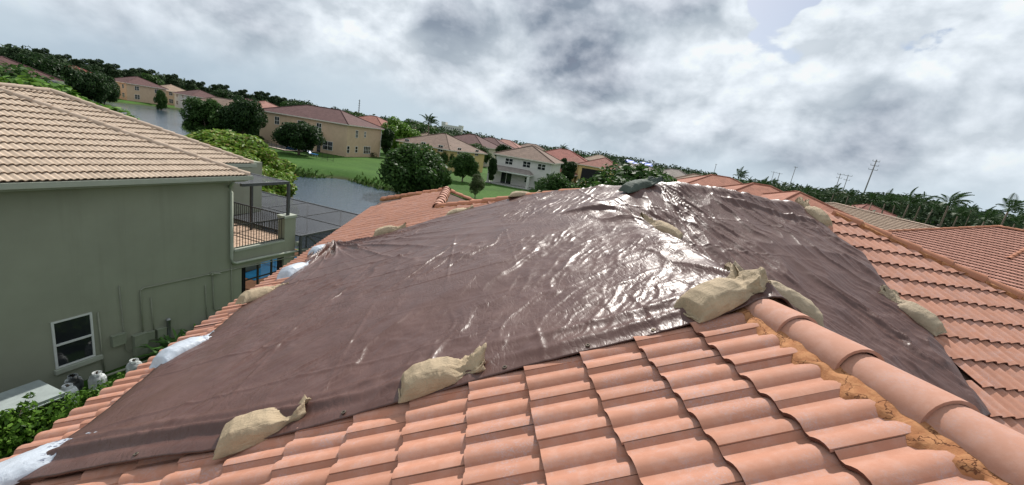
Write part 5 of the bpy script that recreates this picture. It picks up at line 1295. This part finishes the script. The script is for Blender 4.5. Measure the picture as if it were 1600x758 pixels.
rg = np.random.default_rng(77)
GT = 'trees between the houses'
spots = [(555, 165, 172, 'directly behind the ridge of the peach house'), (470, 170, 160, 'behind the left half of the maroon roof'), (505, 190, 165, 'above the middle of the maroon roof'), (645, 170, 190, 'left of the leaning skyline palm'), (700, 160, 204, 'right of the leaning skyline palm'), (745, 175, 212, 'behind the roofs right of the skyline palm'), (790, 120, 222, 'close behind the left slope of the white house roof'), (860, 150, 236, 'above the right slope of the white house roof'), (905, 170, 243, 'behind the yellow house on its left'), (960, 190, 250, 'far behind the yellow house'), (975, 150, 256, 'behind the right end of the yellow house'), (1025, 160, 262, 'behind the blue tarp'), (455, 205, 158, 'far behind the left end of the peach house'), (530, 230, 170, 'far beyond the maroon ridge'), (585, 220, 181, 'above the small red roof by the peach house'), (660, 150, 196, 'in front of the pale house behind the bright tree'), (690, 135, 212, 'behind the tan roof of the yellow walled house'), (820, 230, 226, 'on the skyline left of the small palm'), (895, 140, 248, 'between the rust roof and the yellow house'), (750, 125, 226, 'beside the dark maroon roof left of the white house'), (300, 305, 134, 'behind the white house across the lake'), (345, 270, 142, 'right of the white house across the lake'), (290, 320, 133, 'beyond the pinkish house across the lake'), (235, 320, 122, 'behind the buff house across the lake'), (105, 300, 101, 'behind the red roof on the far left shore'), (160, 310, 110, 'beyond the dark trees of the far left shore')]
for i, (px, dist, top, where) in enumerate(spots):
    k = ['round_mid', 'broad_dark', 'tall_dark', 'broad_mid'][i % 4]
    tree_px({'round_mid': 'rounded mid green tree ', 'broad_dark': 'broad dark tree ', 'tall_dark': 'tall dark tree ', 'broad_mid': 'broad mid green tree '}[k] + where, k, px, 0, top, .9 + .3 * rg.random(), i * 1.3, GT, dist=dist)
GP = 'windblown pines on the left skyline'
for i in range(34):
    px = 25 + i * 12.6 + rg.normal(0, 3.5); top = 93 + .16 * px - 14 - rg.random() * 9 + (px / 440) * 6
    tree_px('wind bent thin topped tree on the left skyline', 'pine', px, 0, top, .9 + .4 * rg.random(), 0, GP, dist=300 + rg.random() * 60)
# the far wood closing the horizon: a single mass
def wood(name, seed, pxs, d0, d1, top, n, leaf, mat, thick=1.):
    rg = np.random.default_rng(seed); C_ = []; R_ = []
    for i in range(n):
        px = rg.uniform(*pxs); d = rg.uniform(d0, d1); hy = 93 + .16 * px; p_ = dirp(px, d); t = top(px) + rg.normal(0, 1.5)
        h = max(3.0, EYE - (t - hy) * d / 660); r = rg.uniform(2.2, 4.2) * thick
        for z in np.arange(h - r, -1, -r * 1.3): C_.append((p_.x + rg.normal(0, .8), p_.y, z)); R_.append(r)
    Vt, Q = leaf_cloud(C_, R_, len(C_) * 26, leaf, rg, flat=.9, shell=.7, aspect=.6)
    return tag(add(name, np_mesh(name, Vt, Q, mat)), kind='stuff')
hyf = lambda px: 93 + .16 * px
wood('far_woods', 31, (-160, 480), 330, 420, lambda x: hyf(x) - 13 - 2.5 * math.sin(x * .03) + x * .012, 620, 1.0, M_FARW, 1.5)
wood('far_woods', 32, (420, 1120), 380, 520, lambda x: hyf(x) - 3.5 - 1.6 * math.sin(x * .021) - (3 if x < 620 else 0), 600, 1.05, M_FARW, 1.4)
wood('far_woods', 33, (1040, 1850), 125, 200, lambda x: hyf(x) + 1 - max(0, min(11, (x - 1130) * .045)) + 1.5 * math.sin(x * .03), 560, .5, M_FARW, .75)
wood('undergrowth', 34, (1440, 1640), 60, 130, lambda x: hyf(x) + 24 + 3 * math.sin(x * .05), 90, .35, M_MID, .7)
wood('undergrowth', 35, (1280, 1460), 110, 170, lambda x: hyf(x) + 9 + 2 * math.sin(x * .05), 90, .45, M_DK, .8)

# ------------------------------------------------------------------ palms
def frond_mesh(L=2.9, n=15):
    Vs = []; Qs = []; nb = 0
    pts = []
    for i in range(n + 1):
        t = i / n; pts.append(np.array([L * (t - .12 * t * t), 0, .42 * L * t - .78 * L * t * t]))
    for i in range(n):
        a, b = pts[i], pts[i + 1]; w_ = .03 * (1 - i / n) + .008; Vs += [a + [0, -w_, 0], a + [0, w_, 0], b + [0, w_, 0], b + [0, -w_, 0]]; Qs.append((nb, nb + 1, nb + 2, nb + 3)); nb += 4
        if i < 2: continue
        t = i / n; ll = .95 * math.sin(math.pi * min(1, .15 + t * .87)) ** .8
        for sg in (-1, 1):
            tip = a + np.array([.45 * ll, sg * ll * .72, -.42 * ll - .1]); m = (a + tip) / 2 + np.array([0, 0, .10 * ll]); wd = np.array([.075, 0, .0])
            Vs += [a, m - wd, tip, m + wd]; Qs.append((nb, nb + 1, nb + 2, nb + 3)); nb += 4
    return np_mesh('frond', np.array(Vs, float), np.array(Qs), M_PALM)
ME_FROND = frond_mesh()
def palm_proto(label, p_, h, seed, lean=(.6, 0), nf=17, s=1., wind=(1, 0, 0), group=None, boots=.0):
    rg = np.random.default_rng(seed); t = thing('palm_tree', label, 'palm tree', p_, 0, group, s)
    q = MB(); pts = [(lean[0] * k * k, lean[1] * k * k, h * k - .3 * (k == 0)) for k in (0, .25, .5, .75, 1.0)]; q.tube(pts, .17, 8, r1=.11); kid(q.build('trunk', M_BARK, t, True))
    q = MB(); q.lathe((pts[-1][0], pts[-1][1], h - .35), [(.10, 0), (.19, .15), (.17, .45), (.05, .7), (0, .75)], 8); kid(q.build('crownshaft', M_PALM, t, True))
    w = V(wind).normalized()
    for i in range(nf):
        az = i * 2.39996 + rg.normal(0, .15); el = math.radians(70 - 95 * (i / nf) + rg.normal(0, 6))
        d = V((math.cos(az) * math.cos(el), math.sin(az) * math.cos(el), math.sin(el))) + w * .55; d.normalize()
        q4 = d.to_track_quat('X', 'Z').to_matrix().to_4x4() @ Matrix.Rotation(math.radians(-18), 4, 'Y')
        q4 = q4 @ Matrix.Scale(rg.uniform(.8, 1.1), 4); q4.translation = V((pts[-1][0], pts[-1][1], h)); kid(add('frond', ME_FROND, t, q4))
    return t
wind = (.8, -.6, 0)
def palm_px(label, px, dist, top, seed, lean=(.6, 0), nf=15, s=1.0, group=None):
    p_ = onground(dirp(px, dist)); hy = hyf(px); H = EYE - (top - hy) * dist / 660 - p_.z - 2.5 * s
    return palm_proto(label, p_, max(1.2, H / s), seed, lean, nf, s, wind, group)
palm_px('lone windblown palm leaning right on the skyline behind the bright tree', 672, 118, 177, 1, (-.5, .3), 16, 1.15)
palm_px('small palm on the skyline above the white house roof', 877, 165, 223, 2, (.3, 0), 14, 1.0)
palm_px('palm with low fronds at the right corner of the white house', 868, 76, 266, 3, (.2, .1), 14, .95)
palm_px('palm of the pair at the right corner of the white house, standing nearer', 850, 70, 279, 4, (.2, .1), 12, .8)
palm_px('palm beside the lime green mango, poking above the beige roof', 210, 46, 168, 5, (-.3, .2), 14, .75)
GPL = 'row of palms on the right skyline'
prow = [(1105, 125, 262), (1154, 120, 263), (1172, 130, 272), (1192, 118, 272), (1208, 110, 274), (1258, 110, 283), (1272, 120, 287), (1300, 115, 284), (1325, 110, 290), (1362, 105, 296), (1385, 98, 296), (1400, 120, 301), (1416, 92, 296), (1435, 95, 300), (1452, 112, 309), (1478, 85, 303), (1496, 92, 316), (1515, 100, 318), (1536, 90, 321), (1566, 72, 316), (1585, 86, 330), (1606, 90, 332), (1640, 80, 330), (1680, 90, 340)]
ORD = 'first second third fourth fifth sixth seventh eighth ninth tenth eleventh twelfth thirteenth fourteenth fifteenth sixteenth seventeenth eighteenth nineteenth twentieth twenty-first twenty-second twenty-third twenty-fourth'.split()
for i, (px, dist, top) in enumerate(prow):
    lb = 'palm in the dense row along the right skyline'
    if px == 1478: lb = 'palm with wide flat head standing up from the right hand row'
    elif px == 1566: lb = 'largest palm in the row at the far right, spreading fronds'
    elif px == 1154: lb = 'palm at the left end of the row above the red roofs'
    elif px == 1416: lb = 'tall palm in the row right above the tan roof'
    else: lb = ORD[i] + ' palm from the left in the dense row along the right skyline'
    palm_px(lb, px, dist, top + (0 if px in (1478, 1566, 1154) else 4), 20 + i, (rg.normal(.3, .4), rg.normal(0, .3)), 14, .80 + .12 * rg.normal(), GPL)

# ================================================================== poles, mast, distant block, small things across the lake
M_POLE = mat_plain('weathered_pole', (.20, .19, .18), .8, .15, 4)
def pole(label, px, dist, top, arms, lean=0., r=.16, group='power line poles on the right skyline'):
    p_ = onground(dirp(px, dist)); hy = hyf(px); h = EYE - (top - hy) * dist / 660; t = thing('power_pole', label, 'power pole', p_, 0, group)
    dl = cam_r * lean; q = MB(); q.tube([(0, 0, -.5), (dl.x * h, dl.y * h, h)], r * 1.5, 7, r1=r); q.build('shaft', M_POLE, t, True)
    ar = V((cam_r.x, cam_r.y, 0)).normalized()
    for f, w_ in arms:
        c = V((dl.x * h * f, dl.y * h * f, h * f)); q = MB(); q.tube([c - ar * w_, c + ar * w_], .10, 6); q.build('crossarm', M_POLE, t)
        for sg in (-1, -.1, 1): q = MB(); q.tube([c + ar * w_ * sg, c + ar * w_ * sg + V((0, 0, .6))], .07, 5); q.build('insulator', M_POLE, t)
    return t
pole('tall slanted power pole standing alone on the right skyline', 1346, 230, 262, [(.97, 1.5), (.90, 1.7), (.83, 1.9)], .03, .2)
pole('shorter power pole with one cross arm, left of the slanted one', 1303, 300, 277, [(.98, 1.7), (.88, 1.5)], 0, .15); pole('short power pole with a wide cross arm, nearest the slanted one', 1315, 290, 279, [(.98, 2.2), (.86, 1.6)], 0, .15)
pole('tall thin power pole above the red roofs', 1233, 330, 264, [(.97, 1.2)], .02, .16)
pole('left one of two small power poles above the red roofs', 1204, 380, 270, [(.97, 2.0)], 0, .14); pole('right one of two small power poles above the red roofs', 1213, 370, 272, [(.97, 2.0)], 0, .2)
pole('very thin distant mast left of all the power poles', 1115, 420, 257, [(.97, .8)], 0, .2)
p_ = dirp(560, 480); ms = thing('radio_mast', 'thin distant radio mast on the skyline above the peach house', 'mast', p_); q = MB(); h = EYE + 24 * 480 / 660
q.tube([(0, 0, 0), (0, 0, h)], .55, 5, r1=.35); q.build('shaft', M_POLE, ms)
for i in range(6): q = MB(); q.box((0, 0, h * (.5 + .09 * i)), (1.8, 1.8, .25)); q.build('platform', M_POLE, ms)
p_ = dirp(706, 560); bl = thing('apartment_block', 'distant pale grey flat roofed block on the skyline right of the leaning palm', 'building', p_, math.radians(-10))
q = MB(); q.b2((-13, -6, 0), (13, 6, 16.5)); q.build('wall', WMt['white'], bl)
q = MB(); q.b2((-13.2, -6.2, 16.51), (-8, 6.2, 19.5)); q.b2((9, -6, 16.51), (13.2, 6, 18.2)); q.build('stair_tower', WMt['white'], bl)
for i in range(9):
    for j in range(2): window(bl, '-y', -11.4 + i * 2.85, 8.6 + j * 3.6, 1.6, 1.7, (-13, 13, -6, 6))
# pool, fence and blue lounger behind the peach house
pl = at(425, 226, 0); mb = MB()
a, b_ = at(392, 222, 0), at(452, 236, 0); d = (b_ - a).normalized(); s_ = V((-d.y, d.x, 0))
pz = float(ground_z(np.array([a.x]), np.array([a.y]))[0])
mb.poly([a - s_ * 1.0 + V((0, 0, .10)), b_ - s_ * 1.0 + V((0, 0, .10)), b_ + s_ * 7 + V((0, 0, .10)), a + s_ * 7 + V((0, 0, .10))]); tag(mb.build('pool_deck', mat_plain('deck_stone', (.40, .34, .27), .9, .1, 1)), kind='structure')
mb = MB(); mb.poly([a + s_ * .6 + d * .8 + V((0, 0, .13)), b_ + s_ * .6 - d * .8 + V((0, 0, .13)), b_ + s_ * 5 - d * .8 + V((0, 0, .13)), a + s_ * 5 + d * .8 + V((0, 0, .13))]); tag(mb.build('pool_water', mat_pool((.02, .05, .09), 'pool_dark')), kind='structure')
fe = thing('pool_fence', 'thin dark railing fence round the pool deck beside the peach house', 'fence', a)
L = (b_ - a).length + 14; dd = d * L; e0 = V((0, 0, 0)) - s_ * 1.2
def fence_part(p0, p1, n):
    q = MB(); q.tube([p0 + V((0, 0, 1.25)), p1 + V((0, 0, 1.25))], .03, 5); q.build('rail', M_RAIL, fe); q = MB(); q.tube([p0 + V((0, 0, .3)), p1 + V((0, 0, .3))], .025, 5); q.build('rail', M_RAIL, fe)
    for i in range(n + 1): c = p0 + (p1 - p0) * i / n; q = MB(); q.tube([c, c + V((0, 0, 1.3))], .03, 5); q.build('post', M_RAIL, fe)
fence_part(e0, e0 + dd, 18)
lp = onground(at(490, 243, 0)); lo = thing('pool_lounger', 'small blue lounger lying on the lawn edge by the broad dark tree', 'lounger', lp, math.radians(-20))
M_BLUE = mat_plain('blue_plastic', (.03, .20, .52), .4, .1, 4)
q = MB(); q.box((0, 0, .38), (1.5, .75, .12)); q.build('seat', M_BLUE, lo); q = MB(); q.box((-1.05, 0, .62), (.75, .75, .10), 0, Matrix.Rotation(.7, 3, 'Y')); q.build('backrest', M_BLUE, lo)
for sx in (-.6, .6):
    for sy in (-.3, .3): q = MB(); q.box((sx, sy, .16), (.07, .07, .32)); q.build('leg', M_FRAME, lo)
# blue tarp on a far roof
p_ = dirp(998, 143); bt = MB(); nn = 14
for i in range(nn):
    for j in range(nn):
        def bz(i, j): x, y = -4.0 + 8.0 * i / nn, -2.4 + 4.8 * j / nn; return (x + .15 * math.sin(j), y, 7.9 + .42 * (2.4 - abs(y)) * .8 + .12 * math.sin(i * 1.3) * math.cos(j * 1.1))
        bt.poly([bz(i, j), bz(i + 1, j), bz(i + 1, j + 1), bz(i, j + 1)])
q = thing('blue_tarp', 'bright blue tarp over a far roof behind the dark green bushy tree', 'tarp', p_, math.radians(-10)); add('sheet', mesh_from('sheet', bt.v, bt.f, mat_plain('blue_tarp', (.02, .10, .50), .5, .15, 2), True), q)
# clipped hedge and low bushes at the peach house
hb = onground(at(590, 243, 0)); hb = V((hb.x - 2, hb.y - 8, hb.z)); foliage_thing('hedge', 'clipped dark hedge at the right foot of the peach house', 'hedge', hb, [(x_ * .7, .3 * x_ * .7, .6) for x_ in range(-4, 5)], [.8] * 9, 1500, .12, M_DK, 8, [([(x_ * .9, .25 * x_, -.1), (x_ * .9, .25 * x_, .5)], .05, .03) for x_ in (-2, 0, 2)])
